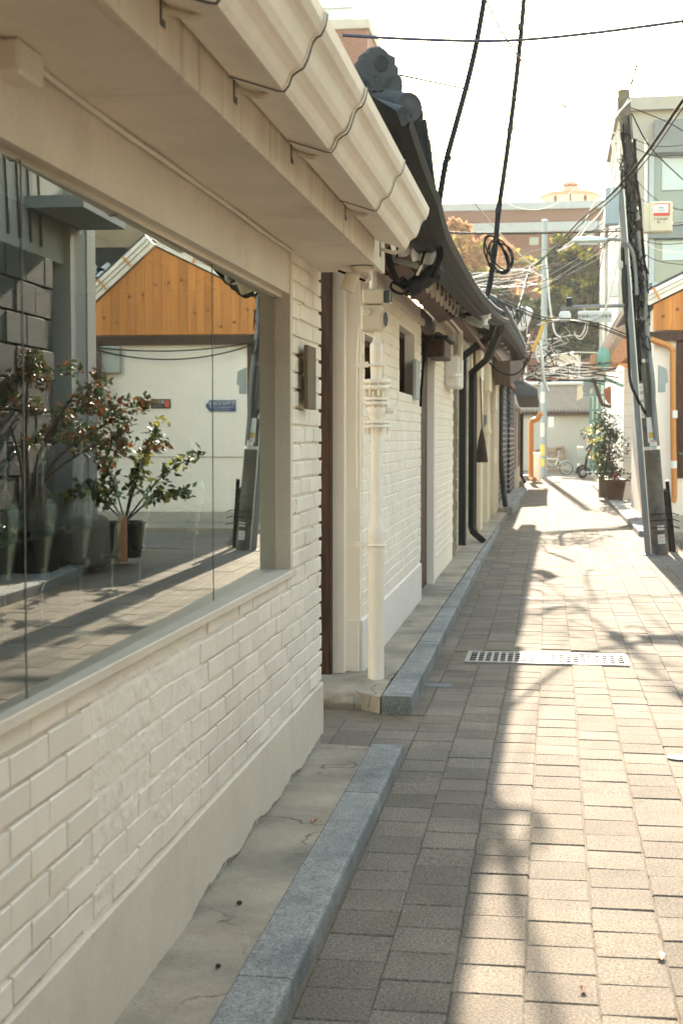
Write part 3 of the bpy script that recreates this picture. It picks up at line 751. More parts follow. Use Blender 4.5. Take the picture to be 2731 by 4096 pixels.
b = MB(); e = oy(1628,432,-.05); b.lathe([(.072,0),(.072,.018),(.064,.022),(.060,.018),(.03,.018),(.022,.024),(.002,.026)], e, axis=(.55,-.83,-.05), seg=20); b.build('round_tile_end','ornament_tile',han)
for k,(y0,y1) in enumerate(((452,480),(486,512),(516,548))):
    b = MB(); A = oy(1540,y0+30,.1); B = oy(1692,y0-12,-.02); dn = Vector((0,0,-.026)); bk = Vector((-.02,.22,.0))
    b.prism([A,B,B+dn,A+dn], bk); b.build('ridge_course','ornament_tile',han)
for (p0,p1,r) in (((1490,415),(1608,452),.030),((1540,470),(1612,482),.026)):
    b = MB(); b.tube([oy(*p0,-.1),oy(*p1,-.25)], r, 12); b.build('eave_tile','roof_tile',han)
b = MB(); b.prism([oy(1580,540,-.1),oy(1690,470,-.1),oy(1712,600,-.1),oy(1738,800,-.1),oy(1742,930,-.1),oy(1650,900,-.1),oy(1640,700,-.1)], (-.04,.35,0)); b.build('corner_board','dark_metal',han)
for (a0,a1) in (((1696,478),(1742,800)),((1712,560),(1745,860))):
    b = MB(); b.tube([oy(*a0,-.12),oy(*a1,-.12)], .011, 8); b.build('corner_rib','dark_metal',han)
hb = oy(1520,372,.04)
hr = [(hb.x-.06,hb.y+.14,hb.z-.40,hb.z-.06),(hb.x-.28,hb.y+.34,hb.z-.30,hb.z+.02),(hb.x-.9,hb.y+.8,hb.z-.05,hb.z+.30),(-2.85,8.7,4.1,4.5)]
b = MB(); V = []
for (x,y,z0,z1) in hr: V += [(x-.07,y-.06,z0),(x+.07,y+.06,z0),(x+.07,y+.06,z1),(x-.07,y-.06,z1)]
b.add(V,[(i*4+j,i*4+(j+1)%4,(i+1)*4+(j+1)%4,(i+1)*4+j) for i in range(3) for j in range(4)]+[(3,2,1,0),(12,13,14,15)]); b.build('hip_ridge','ornament_tile',han)
MB().tube([(x,y,z1+.02) for (x,y,z0,z1) in hr],.07,10).build('hip_cap_tile','ornament_tile',han)
b = MB(); b.grid(lambda u,v: oy(1608+u*52*(1-.25*v), 612+v*110, -.25)+Vector((0,0,.006*math.sin(u*14))), 8, 4); b.build('plaster_infill','white_plaster',han)

# ------------------------------------------------------------------ gas riser in front of the white brick house
GXc, GYc = -.985, 8.10
gas = thing('gas_riser','white painted gas riser pipe with flanged valve before the brick wall','gas pipe',(GXc,GYc,.084))
def ring(name, prof, mt='pipe_paint', axis=(0,0,1), off=(0,0,0), par=None, seg=24):
    return MB().lathe(prof, (GXc+off[0],GYc+off[1],off[2]), axis, seg).build(name, mt, par or gas)
ring('lower_pipe',[(.047,.07),(.047,.90),(.049,.905),(.049,.955),(.042,.985),(.036,1.03)])
ring('upper_pipe',[(.033,1.0),(.033,1.545)])
fl1 = ring('flange',[(.072,1.545),(.078,1.548),(.078,1.566),(.05,1.568)])
ring('flange',[(.05,1.570),(.078,1.572),(.078,1.585),(.04,1.592)])
ring('valve_body',[(.040,1.59),(.044,1.605),(.056,1.63),(.058,1.655),(.050,1.675),(.066,1.676),(.068,1.695),(.044,1.70)])
ring('flange',[(.05,1.703),(.068,1.704),(.068,1.722),(.035,1.724)])
ring('neck',[(.030,1.722),(.030,1.762)],'meter_cream')
ring('flange',[(.06,1.762),(.078,1.766),(.078,1.79),(.06,1.795)]); ring('flange',[(.06,1.797),(.079,1.80),(.079,1.824),(.04,1.828)])
ring('filter_body',[(.032,1.825),(.034,1.87),(.037,1.93),(.038,1.935),(.038,2.02),(.034,2.03),(.026,2.035),(.018,2.06),(.014,2.10)])
ring('collar',[(.036,1.90),(.041,1.902),(.041,1.915),(.036,1.917)])
for z,rr,n in ((1.556,.066,6),(1.775,.066,8),(1.71,.056,6)):
    for k in range(n):
        t = k*2*math.pi/n+.3; MB().lathe([(.008,-.045),(.008,.045)],(GXc+rr*math.cos(t),GYc+rr*math.sin(t),z), seg=6, smooth=False).build('bolt','pipe_paint',gas)
for z in (.875,1.905): 
    b = MB(); b.tube([(GXc+.05*math.cos(t),GYc+.05*math.sin(t),z) for t in [k*math.pi/10 for k in range(20)]], .006, 6, closed=True)
    b.box((GXc-.12,GYc-.02,z-.012),(GXc-.045,GYc+.0,z+.02)); b.build('wall_clamp','pipe_paint',gas)
MB().tube([(GXc+.06,GYc,1.645),(GXc+.10,GYc,1.645)],.018,10).build('valve_spindle','pipe_paint',gas)
MB().tube(spline([(GXc+.10,GYc,1.66),(GXc+.12,GYc+.01,1.70),(GXc+.125,GYc+.02,1.80),(GXc+.125,GYc+.02,1.87)],4),.004,6).build('valve_lever','pipe_paint',gas)
mt = thing('gas_meter','cream gas meter with dark dial windows on top of the white riser','meter',(GXc-.01,GYc,2.09))
MB().cham((GXc-.085,GYc-.05,2.095),(GXc+.035,GYc+.07,2.245),.012).build('case','meter_cream',mt)
MB().cham((GXc-.075,GYc-.055,2.25),(GXc+.045,GYc+.055,2.335),.008).build('upper_case','meter_cream',mt)
MB().lathe([(.022,0),(.022,.008),(.016,.009)],(GXc-.045,GYc-.051,2.205),axis=(0,-1,0)).build('round_cap','meter_cream',mt)
MB().cham((GXc+.046,GYc-.045,2.255),(GXc+.085,GYc+.03,2.325),.006).build('display','clear_dark',mt)
MB().lathe([(.05,0),(.05,.012),(.045,.014)],(GXc+.036,GYc+.0,2.165),axis=(1,-.2,0)).build('dial_rim','meter_cream',mt)
MB().lathe([(.040,0),(.040,.004)],(GXc+.05,GYc-.002,2.165),axis=(1,-.2,0)).build('dial','clear_dark',mt)
MB().tube(spline([(GXc-.02,GYc,2.335),(GXc-.02,GYc,2.40),(GXc-.02,GYc+.03,2.43),(GXc-.03,GYc+.12,2.435)],5),.022,10).build('inlet_elbow','pipe_paint',mt)
MB().tube(spline([(GXc-.06,GYc-.02,2.12),(GXc-.10,GYc,2.09),(GXc-.11,GYc,1.7),(GXc-.11,GYc,1.2)],5),.006,6).build('drip_tube','pipe_paint',mt)
# security camera under the shop's soffit
p = atZ(1448,1064,2.256)
cc = thing('security_camera','cream bullet security camera hanging under the shop soffit','camera',(p.x,p.y,2.256))
MB().lathe([(.055,0),(.055,-.004)],p,seg=24).build('mount_ring','black_plastic',cc)
MB().lathe([(.053,-.004),(.050,-.018),(.030,-.030)],p,seg=24).build('base','cream_plastic',cc)
q = p+Vector((-.045,-.01,-.055)); dv = (atY(1420,1135,p.y)-atY(1440,1085,p.y)).normalized()
MB().lathe([(.034,0),(.034,.07),(.030,.075),(.027,.068)],q-dv*.015,axis=dv,seg=20).build('barrel','cream_plastic',cc)
MB().tube([q+Vector((-.06,0,.035)),q+Vector((.06,0,-.012))],.006,6).build('hinge_bar','black_plastic',cc)
MB().tube(spline([p+Vector((.03,0,-.02)),p+Vector((.035,.02,-.05)),p+Vector((.01,.06,-.06)),p+Vector((.0,.12,-.05))],4),.009,8).build('cable_sleeve','white_plastic',cc)

# electrical gear on the eave corner
eg = thing('meter_bracket','grey steel bracket with round white lamp on the eave corner','bracket',tuple(atY(1600,1050,7.4)))
b = MB(); A, B = atY(1555,1012,7.3), atY(1690,1062,7.6); b.prism([A,B,B+Vector((0,0,-.028)),A+Vector((0,0,-.04))],(.004,.02,0)); b.build('angle_iron','steel',eg)
MB().lathe([(.02,-.05),(.045,-.035),(.058,0),(.05,.03),(.03,.045)],atY(1605,985,7.35),axis=(.5,-.6,.2)).build('globe_lamp','porcelain',eg)
MB().tube([atY(1588,985,7.3),atY(1588,1030,7.3)],.006,6).build('hanger','black_rubber',eg)
em = thing('electric_meter','grey glass domed electricity meter under the gutter end','meter',tuple(atY(1700,1040,7.4)))
MB().lathe([(.03,-.02),(.058,0),(.06,.02),(.05,.04)],atY(1700,965,7.5),axis=(-.4,-.8,.2)).build('cap','porcelain',em)
b = MB(); b.tube([atY(1722,955,7.3),atY(1712,1010,7.3),atY(1704,1050,7.32)],[.035,.040,.034],12); b.build('case','clear_grey',em)
b = MB(); b.tube([atY(1668,965,7.35),atY(1662,1000,7.35),atY(1672,1040,7.36)],[.022,.036,.030],12); b.build('side_case','galv',em)
for (x,y) in ((1732,962),(1738,985),(1728,975)): MB().lathe([(.008,0),(.008,.02)],atY(x,y,7.26),axis=(.3,-1,0),seg=10).build('terminal','porcelain',em)
sp = thing('splice_closure','black cylindrical cable splice closure slung below the eave','splice box',tuple(atY(1690,1120,7.35)))
A, B = atY(1632,1158,7.3), atY(1756,1078,7.45); d = (B-A).normalized()
MB().tube([A,A+d*.012,A+d*.015,B-d*.015,B-d*.012,B],[.028,.034,.046,.046,.036,.03],14).build('body','black_plastic',sp)
for t in (.2,.5,.8): MB().tube([A.lerp(B,t)-d*.004,A.lerp(B,t)+d*.004],[.050,.050],14).build('clamp','black_plastic',sp)
MB().tube([A-d*.01,A+d*.0],[.025,.025],10).build('end_cap','black_plastic',sp)
MB().obox(atY(1755,1085,7.4),(d,(0,1,0),d.cross(Vector((0,1,0)))),(.03,.03,.06)).build('end_bracket','black_plastic',sp)
cab_bundle = []
def cable(name, label, pts, r, m='black_rubber', cat='cable', group=None, seg=7, n=6):
    o = MB().tube(spline([Vector(p) for p in pts], n), r, seg).build(name, m); return tag(o, label, cat, group)
for k in range(4):
    e = k*5
    cable('drop_cable','black cable looping from the shop fascia into the splice closure',[atY(1541+e,1000-e,7.0),atY(1553+e,1055,7.05),atY(1572+e*1.5,1105+e,7.15),atY(1595+e,1140-e*2,7.25),atY(1640,1155-e,7.32)],.010-.001*k,group='cables looping into the splice closure')
cable('drop_cable','small black cable loop hanging left of the splice closure',[atY(1640,1160,7.3),atY(1605,1175,7.25),atY(1570,1160,7.2),atY(1562,1138,7.2),atY(1580,1128,7.2),atY(1640,1130,7.3)],.007)
cable('drop_cable','beige cable running down past the electricity meter',[atY(1722,930,7.3),atY(1702,985,7.25),atY(1685,1060,7.22),atY(1668,1100,7.25)],.007,'cream_plastic')
cable('drop_cable','black cable curving over the eave bracket',[atY(1722,880,7.2),atY(1712,950,7.2),atY(1690,1030,7.2),atY(1672,1085,7.25),atY(1640,1120,7.3)],.008)
# small fittings on the white wall
p = atX(1672,1430,-1.08); ic = tag(MB().cham((-1.105,p.y-.25,1.80),(-1.07,p.y+.05,2.12),.006).build('wall_box','grey_plastic'),'narrow grey intercom box at the end of the white brick wall','box')
p = atX(1618,1100,-.95); tag(MB().prism([(p.x,p.y,2.42),(p.x+.05,p.y,2.42),(p.x+.04,p.y,2.62),(p.x+.01,p.y,2.62)],(0,.05,0)).build('timber_bracket','wood_dark'),'short brown timber bracket below the splice closure','bracket')
hd = thing('door_hood','brown boxy door hood above the second timber door','hood',tuple(atX(1780,1330,-1.0)))
a = atX(1745,1330,-1.02); MB().cham((-1.12,12.9,2.22),(-.95,13.75,2.38),.01).build('box','wood_dark',hd)
MB().cham((-1.14,12.85,2.38),(-.92,13.8,2.41),.005).build('lid','dark_metal',hd)
cable('door_cable','black cable arching from the door hood down the white wall',[(-.95,13.0,2.40),(-.98,12.3,2.38),(-1.03,11.85,2.2),(-1.06,11.8,1.9),(-1.07,11.85,1.75)],.012)
tag(MB().cham((-1.11,15.0,2.02),(-.96,15.9,2.36),.02).build('meter_cover','white_plastic'),'white plastic meter cover high on the wall before the dark downpipes','meter box')

# ================================================================== FARTHER HOUSES ON THE LEFT
h3 = thing('stone_clad_house','beige house front with rough stone strip and plaster piers beyond the white house','building',(-1.3,21,0))
MB().box((-1.5,17.0,0),(-1.115,19.9,3.0)).build('wall_core','stone_beige',h3)
for r in range(22):
    z = .12+r*.125; l = .62 if r % 2 else .45; y = 17.02
    while y < 19.6: MB().cham((-1.14,y,z),(-1.10+random.uniform(-.006,.006),min(y+l,19.75)-.012,z+.112),.01).build('stone','stone_beige',h3); y += l; l = .55
MB().box((-1.5,19.9,0),(-1.09,23.2,3.0)).build('wall','beige_plaster',h3)
for (a,d,x) in ((21.3,22.0,-1.02),(23.2,24.2,-1.0),(25.4,27.6,-.98)): MB().cham((-1.4,a,.08),(x,d,2.9),.012).build('pier','beige_plaster',h3)
MB().box((-1.5,23.2,0),(-1.08,27.9,3.0)).build('wall','beige_plaster',h3)
MB().cham((-1.06,20.3,2.30),(-.97,21.1,2.95),.01).build('meter_box','meter_cream',h3); MB().cham((-1.02,22.2,2.2),(-.93,23.0,2.85),.01).build('meter_box','meter_cream',h3)
MB().cham((-.99,24.4,1.95),(-.92,25.2,2.5),.01).build('meter_box','meter_cream',h3)
def square_pipe(pts, w, name, label):
    return tag(MB().tube(pts, w, 4, smooth=False).build(name,'dark_metal'), label, 'pipe')
square_pipe([(-.62,16.4,2.86),(-.70,16.6,2.66),(-1.03,16.9,2.44),(-1.03,16.95,2.38),(-1.03,16.95,.20)],.055,'downpipe','square black downpipe slanting from the white house gutter, left of the pair')
square_pipe([(-.60,17.0,2.96),(-.62,17.3,2.75),(-.80,18.4,2.50),(-1.03,19.1,2.36),(-1.03,19.15,2.28),(-1.03,19.15,.28),(-1.0,19.1,.20),(-.88,18.9,.12)],.058,'downpipe','square black downpipe with an outlet elbow, right of the pair')
square_pipe([(-.80,27.2,2.7),(-.95,27.7,2.4),(-.96,27.75,1.2),(-.90,27.7,.5),(-.84,27.4,.16)],.05,'downpipe','thin black downpipe beside the grey brick wall')
bag = thing('umbrella_bag','dark brown cloth bag hanging by a cord on the beige wall','bag',tuple(atX(1925,1830,-.98)))
t = atX(1923,1715,-.97); bo = atX(1926,1828,-.97)
MB().lathe([(.012,0),(.02,-.03),(.05,-.16),(.085,-.42),(.09,-.46),(.08,-.475)],(-.96,t.y,t.z),seg=14).build('pouch','bag_brown',bag)
MB().tube([(-.96,t.y,t.z),(-.965,t.y-.25,t.z+.55),(-.97,t.y-.3,t.z+.72)],.01,6).build('cord','bag_brown',bag)
ls = thing('wall_lamp','small tan conical wall lamp right of the hanging bag','lamp',tuple(atX(1955,1715,-.95)))
p = atX(1952,1712,-.93); MB().lathe([(.02,.0),(.09,-.13),(.07,-.16)],(p.x,p.y,p.z+.07),axis=(.25,-.2,1),seg=12).build('shade','meter_cream',ls); MB().box((p.x-.08,p.y+.1,p.z-.1),(p.x-.03,p.y+.2,p.z+.2)).build('back_plate','steel',ls)
stx = tag(MB().box((-.979,25.55,1.0),(-.975,26.3,1.28)).build('wall_notice','sticker'),'pale paper notice with yellow corner on the beige pier','notice')
MB().box((-.9745,25.6,1.0),(-.973,26.0,1.06)).build('yellow_corner','sign_yellow',stx)
# dark second eave
ev = thing('tiled_roof','dark tiled eave with curved gutter over the beige house','roof',(-.8,24,2.9))
top = [atX(2006,1240,-.60),atX(2034,1280,-.55),atX(2052,1312,-.54),atX(2076,1352,-.53),atX(2098,1398,-.50),atX(2112,1440,-.47)]
top = spline(top,5); b = MB(); V = []; n = 6
for p in top: V += [p,p+Vector((0,0,-.05)),p+Vector((-.03,0,-.11)),p+Vector((-.12,0,-.13)),p+Vector((-.20,0,-.12)),p+Vector((-.6,0,-.05))]
b.add(V, [(i*n+j,i*n+j+1,(i+1)*n+j+1,(i+1)*n+j) for i in range(len(top)-1) for j in range(n-1)]+[tuple(range(n))]); b.build('gutter','dark_metal',ev)
b = MB(); V = []
for p in top: V += [p+Vector((-.02,0,.02)),p+Vector((-.9,0,.5)),p+Vector((-2.5,0,1.5))]
b.add(V, [(i*3+j,i*3+j+1,(i+1)*3+j+1,(i+1)*3+j) for i in range(len(top)-1) for j in range(2)]); b.build('tile_field','roof_tile',ev)
for i in range(0,len(top)-1,1):
    for k in range(2):
        p = top[i].lerp(top[i+1],k*.5); MB().tube([p+Vector((-.03,0,.05)),p+Vector((-.9,0,.54))],.08,8).build('roof_tile','roof_tile',ev)
for i in range(10):
    p = top[min(i*2,len(top)-1)]; b = MB(); b.prism([p+Vector((-.25,0,-.14)),p+Vector((-.2,0,-.05)),p+Vector((-.24,0,-.03)),p+Vector((-.29,0,-.12))],(0,.08,0)); b.build('plaster_wedge','white_plaster',ev)
MB().box((-1.05,19.8,2.72),(-.85,30,2.82)).build('purlin','wood_eave',ev)
b = MB(); b.prism([atX(2040,1445,-.62),atX(2096,1440,-.56),atX(2100,1500,-.55),atX(2040,1540,-.66)],(-.25,0,0)); b.build('fascia_board','wood_dark',ev)
# grey brick wall with white mortar
h4 = thing('grey_brick_house','dark grey brick wall with thick white mortar lines on the left','building',(-1.2,32,0))
MB().box((-1.6,28.0,0),(-1.045,38.0,2.7)).build('mortar_core','white_mortar',h4)
b = MB()
for r in range(21):
    z = .14+r*.12; y = 28.0+(.18 if r % 2 else 0)
    while y < 33.9: b.box((-1.06,y,z),(-1.03,y+.345,z+.092)); y += .36
    y = 34.0
    while y < 37.9: b.box((-1.02,y,z),(-.945,min(y+.345,38.0),z+.092)); y += .36
MB().box((-1.5,34.0,0),(-.955,38.005,1.75)).build('mortar_pier','white_mortar',h4)
stuff(b.build('brickwork','grey_brick',h4))
MB().box((-1.5,28,2.66),(-.9,38.4,2.8)).build('eave_board','wood_eave',h4)
# red brick house with low tiled roof
h5 = thing('red_brick_house','red brick house with low dark roof at the far left','building',(-1.0,42,0))
MB().box((-2.2,38.0,0),(-.93,46.5,2.35)).build('mortar_core','far_mortar',h5)
b = MB()
for r in range(22):
    z = .62+r*.075; y = 38.2+(.11 if r % 2 else 0)
    while y < 43.5: b.box((-.94,y,z),(-.921,y+.205,z+.062)); y += .22
stuff(b.build('brickwork','red_brick',h5))
MB().box((-1,38.1,0),(-.918,46.2,.6)).build('plinth','beige_plaster',h5); MB().box((-1.0,43.6,.6),(-.912,46.3,2.3)).build('plaster_bay','beige_plaster',h5)
for (a,z0,z1) in ((40.6,1.1,2.2),): MB().box((-.93,a,z0),(-.900,a+1.5,z1)).build('window','window_glass',h5)
MB().box((-.925,39.3,.05),(-.90,39.9,2.2)).build('door','grey_plastic',h5)
pr = spline([atX(2032,1592,-.75),atX(2075,1588,-.62),atX(2120,1598,-.48),atX(2152,1622,-.36),atX(2166,1640,-.30)],4)
b = MB(); V = []
for i in range(17):
    t = i/16; Y = 37.6+t*9.4; zz = 2.36+.22*(2*t-1)**2
    V += [(-.34,Y,zz),(-.36,Y,zz+.07),(-.52,Y,zz+.15),(-1.2,Y,zz+.52),(-.9,Y,zz+.0)]
b.add(V, [(i*5+j,i*5+j+1,(i+1)*5+j+1,(i+1)*5+j) for i in range(16) for j in range(3)]+[(i*5+4,i*5,(i+1)*5,(i+1)*5+4) for i in range(16)]+[(0,1,2,3,4)]); b.build('roof','roof_tile',h5)
for i in range(24):
    t = i/23; Y = 37.75+t*9.1; zz = 2.36+.22*(2*t-1)**2; MB().tube([(-.36,Y,zz+.10),(-.52,Y,zz+.19),(-1.2,Y,zz+.56)],.075,8).build('roof_tile','roof_tile',h5)
tag(MB().tube(spline([(-.30,46.6,2.28),(-.42,46.7,2.06),(-.58,46.7,2.0),(-.62,46.7,1.85),(-.62,46.7,1.0),(-.62,46.7,.3),(-.60,46.6,.14),(-.5,46.3,.10)],4),.085,10).build('orange_downpipe','orange_pipe'),'orange downpipe at the corner of the far red brick house','pipe')
tag(MB().tube([(-.86,43.6,2.2),(-.86,43.6,.3),(-.75,43.3,.12)],.05,8).build('downpipe','dark_metal'),'slim black downpipe on the far red brick house','pipe')
tag(MB().cham((-.60,47.2,.02),(-.30,47.6,.95),.03).build('gas_cabinet','white_plastic'),'small white cabinet by the far orange downpipe','cabinet')
for i,(px,py,sx,sy,sz) in enumerate(((2060,1940,.28,.6,.12),(2100,1918,.3,.7,.16),(2000,1962,.2,.7,.13))):
    p = atZ(px,py,0.02); b = MB(); b.grid(lambda u,v: (p.x+sx*math.cos(u*2*math.pi)*math.sin(v*math.pi*.5+.02)*(1+.2*mnoise.noise(Vector((u*5,i,0)))), p.y+sy*math.sin(u*2*math.pi)*math.sin(v*math.pi*.5+.02), sz*min(1,2.2*math.cos(v*math.pi*.5))+.01), 14, 6)
    tag(b.build('stepping_stone','boulder'),('flat stepping stone at the red brick house entrance','rear stepping stone by the far orange downpipe','low flat stone beside the grey brick wall')[i],'stone')

# ================================================================== FOLIAGE HELPERS
def leaves(b, c, rad, n, size, rnd, shell=.45, squash=1.0, aspect=.55, droop=0.0):
    c = Vector(c)
    for _ in range(n):
        while True:
            q = Vector((rnd.uniform(-1,1),rnd.uniform(-1,1),rnd.uniform(-1,1)))
            if shell < q.length < 1 or (q.length < 1 and rnd.random() < .25): break
        p = c+Vector((q.x*rad[0],q.y*rad[1],q.z*rad[2]))
        d = Vector((rnd.gauss(0,1),rnd.gauss(0,1),rnd.gauss(0,.7)-droop)).normalized(); s = d.orthogonal().normalized()
        s.rotate(Quaternion(d, rnd.uniform(0,6.28))); l = size*rnd.uniform(.6,1.3); w = l*aspect
        nrm = d.cross(s)*l*.12
        b.add([p, p+d*l*.45+s*w*.5+nrm, p+d*l, p+d*l*.45-s*w*.5+nrm], [(0,1,2,3)])
def crown_tree(name, label, base, height, blobs, n, size, mats, seed, group=None, trunk=.2, cat='tree'):
    rnd = random.Random(seed); t = thing(name, label, cat, base, group); base = Vector(base)
    b = MB(); top = base+Vector((0,0,height*.8)); b.tube([base,base.lerp(top,.5)+Vector((rnd.uniform(-.3,.3)*trunk*3,0,0)),top],[trunk,trunk*.7,trunk*.3],8); b.build('trunk','bark',t)
    lb = MB()
    for (cx,cy,cz,rx,ry,rz) in blobs:
        c = Vector((cx,cy,cz)); st = base.lerp(top,min(.9,max(.3,(cz-rz-base.z)/max(height,1e-3)*.9)))
        lb.tube(spline([st,st.lerp(c,.5)+Vector((0,0,.1*rz)),c],4),[trunk*.35]*4+[trunk*.22]*4+[trunk*.1],6)
    lb.build('limbs','bark',t)
    tot = sum(k[3]*k[5] for k in blobs)
    for mi,(m,share) in enumerate(mats):
        lf = MB(); rr = random.Random(seed*31+mi)
        for (cx,cy,cz,rx,ry,rz) in blobs:
            k = int(n*share*rx*rz/tot)
            for _ in range(max(1,k//40)):       # clumps
                q = Vector((rr.gauss(0,.5),rr.gauss(0,.5),rr.gauss(0,.5)))
                if q.length > 1: q.normalize()
                leaves(lf,(cx+q.x*rx,cy+q.y*ry,cz+q.z*rz),(rx*.28,ry*.28,rz*.24),40,size,rr,shell=0)
        if lf.v: stuff(lf.build('crown',m,t))
    return t

# ================================================================== RIGHT SIDE: the gabled house behind the pole
YG = 23.3
gh = thing('gabled_house','white house with orange timber gable and white barge boards behind the pole','building',(3.3,YG,0))
MB().box((1.62,YG,.0),(4.98,YG+6,3.55)).build('wall','white_plaster',gh)
b = MB(); b.prism([(1.62,YG+.02,3.5),(4.98,YG+.02,3.5),(3.73,YG+.02,4.55)],(0,6,0)); b.build('gable_core','wood_dark',gh)
MB().box((1.55,YG-.10,3.02),(5.0,YG-.004,3.16)).build('dark_gap','wood_dark',gh)
b = MB()
for i in range(24):
    x = 1.6+i*.145; b_ = MB(); x1 = min(x+.141,4.97)
    def zt(x): return min(3.571+.49*(x-1.523), 3.498+.89*(5.02-x))-.03
    P = [(x,YG-.14,3.18),(x1,YG-.14,3.18),(x1,YG-.14,max(3.2,zt(x1)))]
    if x < 3.725 < x1: P.append((3.725,YG-.14,zt(3.725)))
    P.append((x,YG-.14,max(3.2,zt(x))))
    b_.prism(P,(0,.03,0)); pk = b_.build('gable_board','wood_orange',gh)
rk = random.Random(12)
for k in range(14):
    x = 1.75+k*.22; z = rk.uniform(3.3,3.3+max(.1,zt(x)-3.45)); kb = MB(); kb.lathe([(.03,0),(.022,.003),(.002,.0035)],(x,YG-.1405,z),axis=(0,-1,0),seg=10); kb.build('knot','wood_knot',gh)
for (A,B) in (((1.40,3.51),(3.725,4.65)),((5.12,3.41),(3.725,4.65))):
    d = Vector((B[0]-A[0],0,B[1]-A[1])); nrm = Vector((-d.z,0,d.x)).normalized(); nrm = nrm if nrm.z > 0 else -nrm
    for (o0,o1,yy) in ((0,.075,.20),(.08,.135,.24),(.14,.20,.28)):
        a, c = Vector((A[0],0,A[1])), Vector((B[0],0,B[1]))
        b = MB(); b.prism([a+nrm*o0+Vector((0,YG-yy,0)),c+nrm*o0+Vector((0,YG-yy,0)),c+nrm*o1+Vector((0,YG-yy,0)),a+nrm*o1+Vector((0,YG-yy,0))],(0,.1,0)); b.build('barge_board','white_plastic',gh)
    a, c = Vector((A[0],YG-.25,A[1]))+nrm*.2, Vector((B[0],YG-.25,B[1]))+nrm*.2
    b = MB(); b.prism([a,c,c+nrm*.04,a+nrm*.04],(0,6.4,0)); b.build('roof','roof_tile',gh)
    for t in (.12,.42,.72):
        q = a.lerp(c,t); b = MB(); b.obox(q-nrm*.1-Vector((0,.04,0)),(d,(0,1,0),nrm),(.035,.012,.23)); b.build('strap','orange_pipe',gh)
MB().cham((1.97,YG-.03,.83),(2.22,YG-.005,3.02),.004).build('timber_panel','wood_dark',gh)
b = MB(); b.grid(lambda u,v: (1.6+u*3.5, YG-.06-.05*(1-v)+.03*mnoise.noise(Vector((u*16,v*3,0))), v*.24), 40, 4); b.build('rubble_base','mortar_raw',gh)
MB().box((2.25,YG-.012,1.15),(4.95,YG-.006,1.16)).build('plaster_joint','concrete',gh)
tag(MB().tube(spline([(1.56,YG-.12,3.04),(1.75,YG-.12,2.97),(1.86,YG-.12,2.92),(1.905,YG-.12,2.84),(1.91,YG-.12,2.7),(1.93,YG-.12,1.5),(1.955,YG-.12,.75),(1.955,YG-.12,.52),(1.93,YG-.12,.45)],4),.048,10).build('orange_downpipe','orange_pipe'),'orange downpipe bent under the timber gable behind the pole','pipe')
for z,lab in ((1.85,'white strap high on the orange downpipe behind the pole'),(1.05,'broad white strap low on the orange downpipe behind the pole')):
    tag(MB().lathe([(.054,-.06),(.054,.06)],(1.94,YG-.12,z)).build('pipe_strap','white_plastic'),lab,'strap')
sg = thing('street_sign','blue arrow street name sign on the white gabled house','sign',(2.64,YG,1.9))
yS = YG-.02; bl = MB(); bl.prism([(2.42,yS,1.91),(2.86,yS,1.91),(2.93,yS,2.005),(2.86,yS,2.10),(2.42,yS,2.10)],(0,.012,0)); bl.build('panel','sign_blue',sg)
MB().prism([(2.38,yS+.013,1.89),(2.97,yS+.013,1.89),(2.97,yS+.013,2.12),(2.38,yS+.013,2.12)],(0,.004,0)).build('backing','sign_white',sg)
text_mesh('창덕궁로26길',.082,'sign_white','lettering',sg,(2.65,yS-.002,2.048),(1,0,0),(0,0,1))
text_mesh('Changdeokgung-ro 26-gil',.040,'sign_white','lettering',sg,(2.65,yS-.002,1.985),(1,0,0),(0,0,1))
text_mesh('창덕궁길 1 ← → 120',.026,'sign_white','lettering',sg,(2.65,yS-.002,1.938),(1,0,0),(0,0,1))
ns = thing('notice_plate','dark smoking notice plate with yellow lettering on the white house','sign',(3.69,YG,1.97))
MB().cham((3.52,yS,1.965),(3.86,yS+.01,2.12),.003).build('plate','sign_black',ns)
MB().box((3.54,yS-.002,1.985),(3.62,yS,2.10)).build('red_square','ink_red',ns)
text_mesh('흡연',.06,'sign_white','lettering',ns,(3.68,yS-.002,2.07),(1,0,0),(0,0,1)); text_mesh('자제',.06,'sign_yellow','lettering',ns,(3.79,yS-.002,2.07),(1,0,0),(0,0,1))
text_mesh('NO SMOKING ZONE',.018,'sign_white','lettering',ns,(3.74,yS-.002,2.0),(1,0,0),(0,0,1))
tag(MB().cham((4.35,YG-.12,2.55),(4.72,YG-.005,3.0),.02).build('wall_meter','grey_plastic'),'grey meter cabinet under the timber gable','meter box')
for k,(z0,sag,lab) in enumerate(((2.98,.10,'upper black cable sagging across the white house wall'),(2.94,.20,'lower black cable sagging across the white house wall'))):
    tag(MB().tube(arc((2.1,YG-.16,z0+.06),(4.75,YG-.16,z0),sag,14),.012,6).build('wall_cable','black_rubber'),lab,'cable')
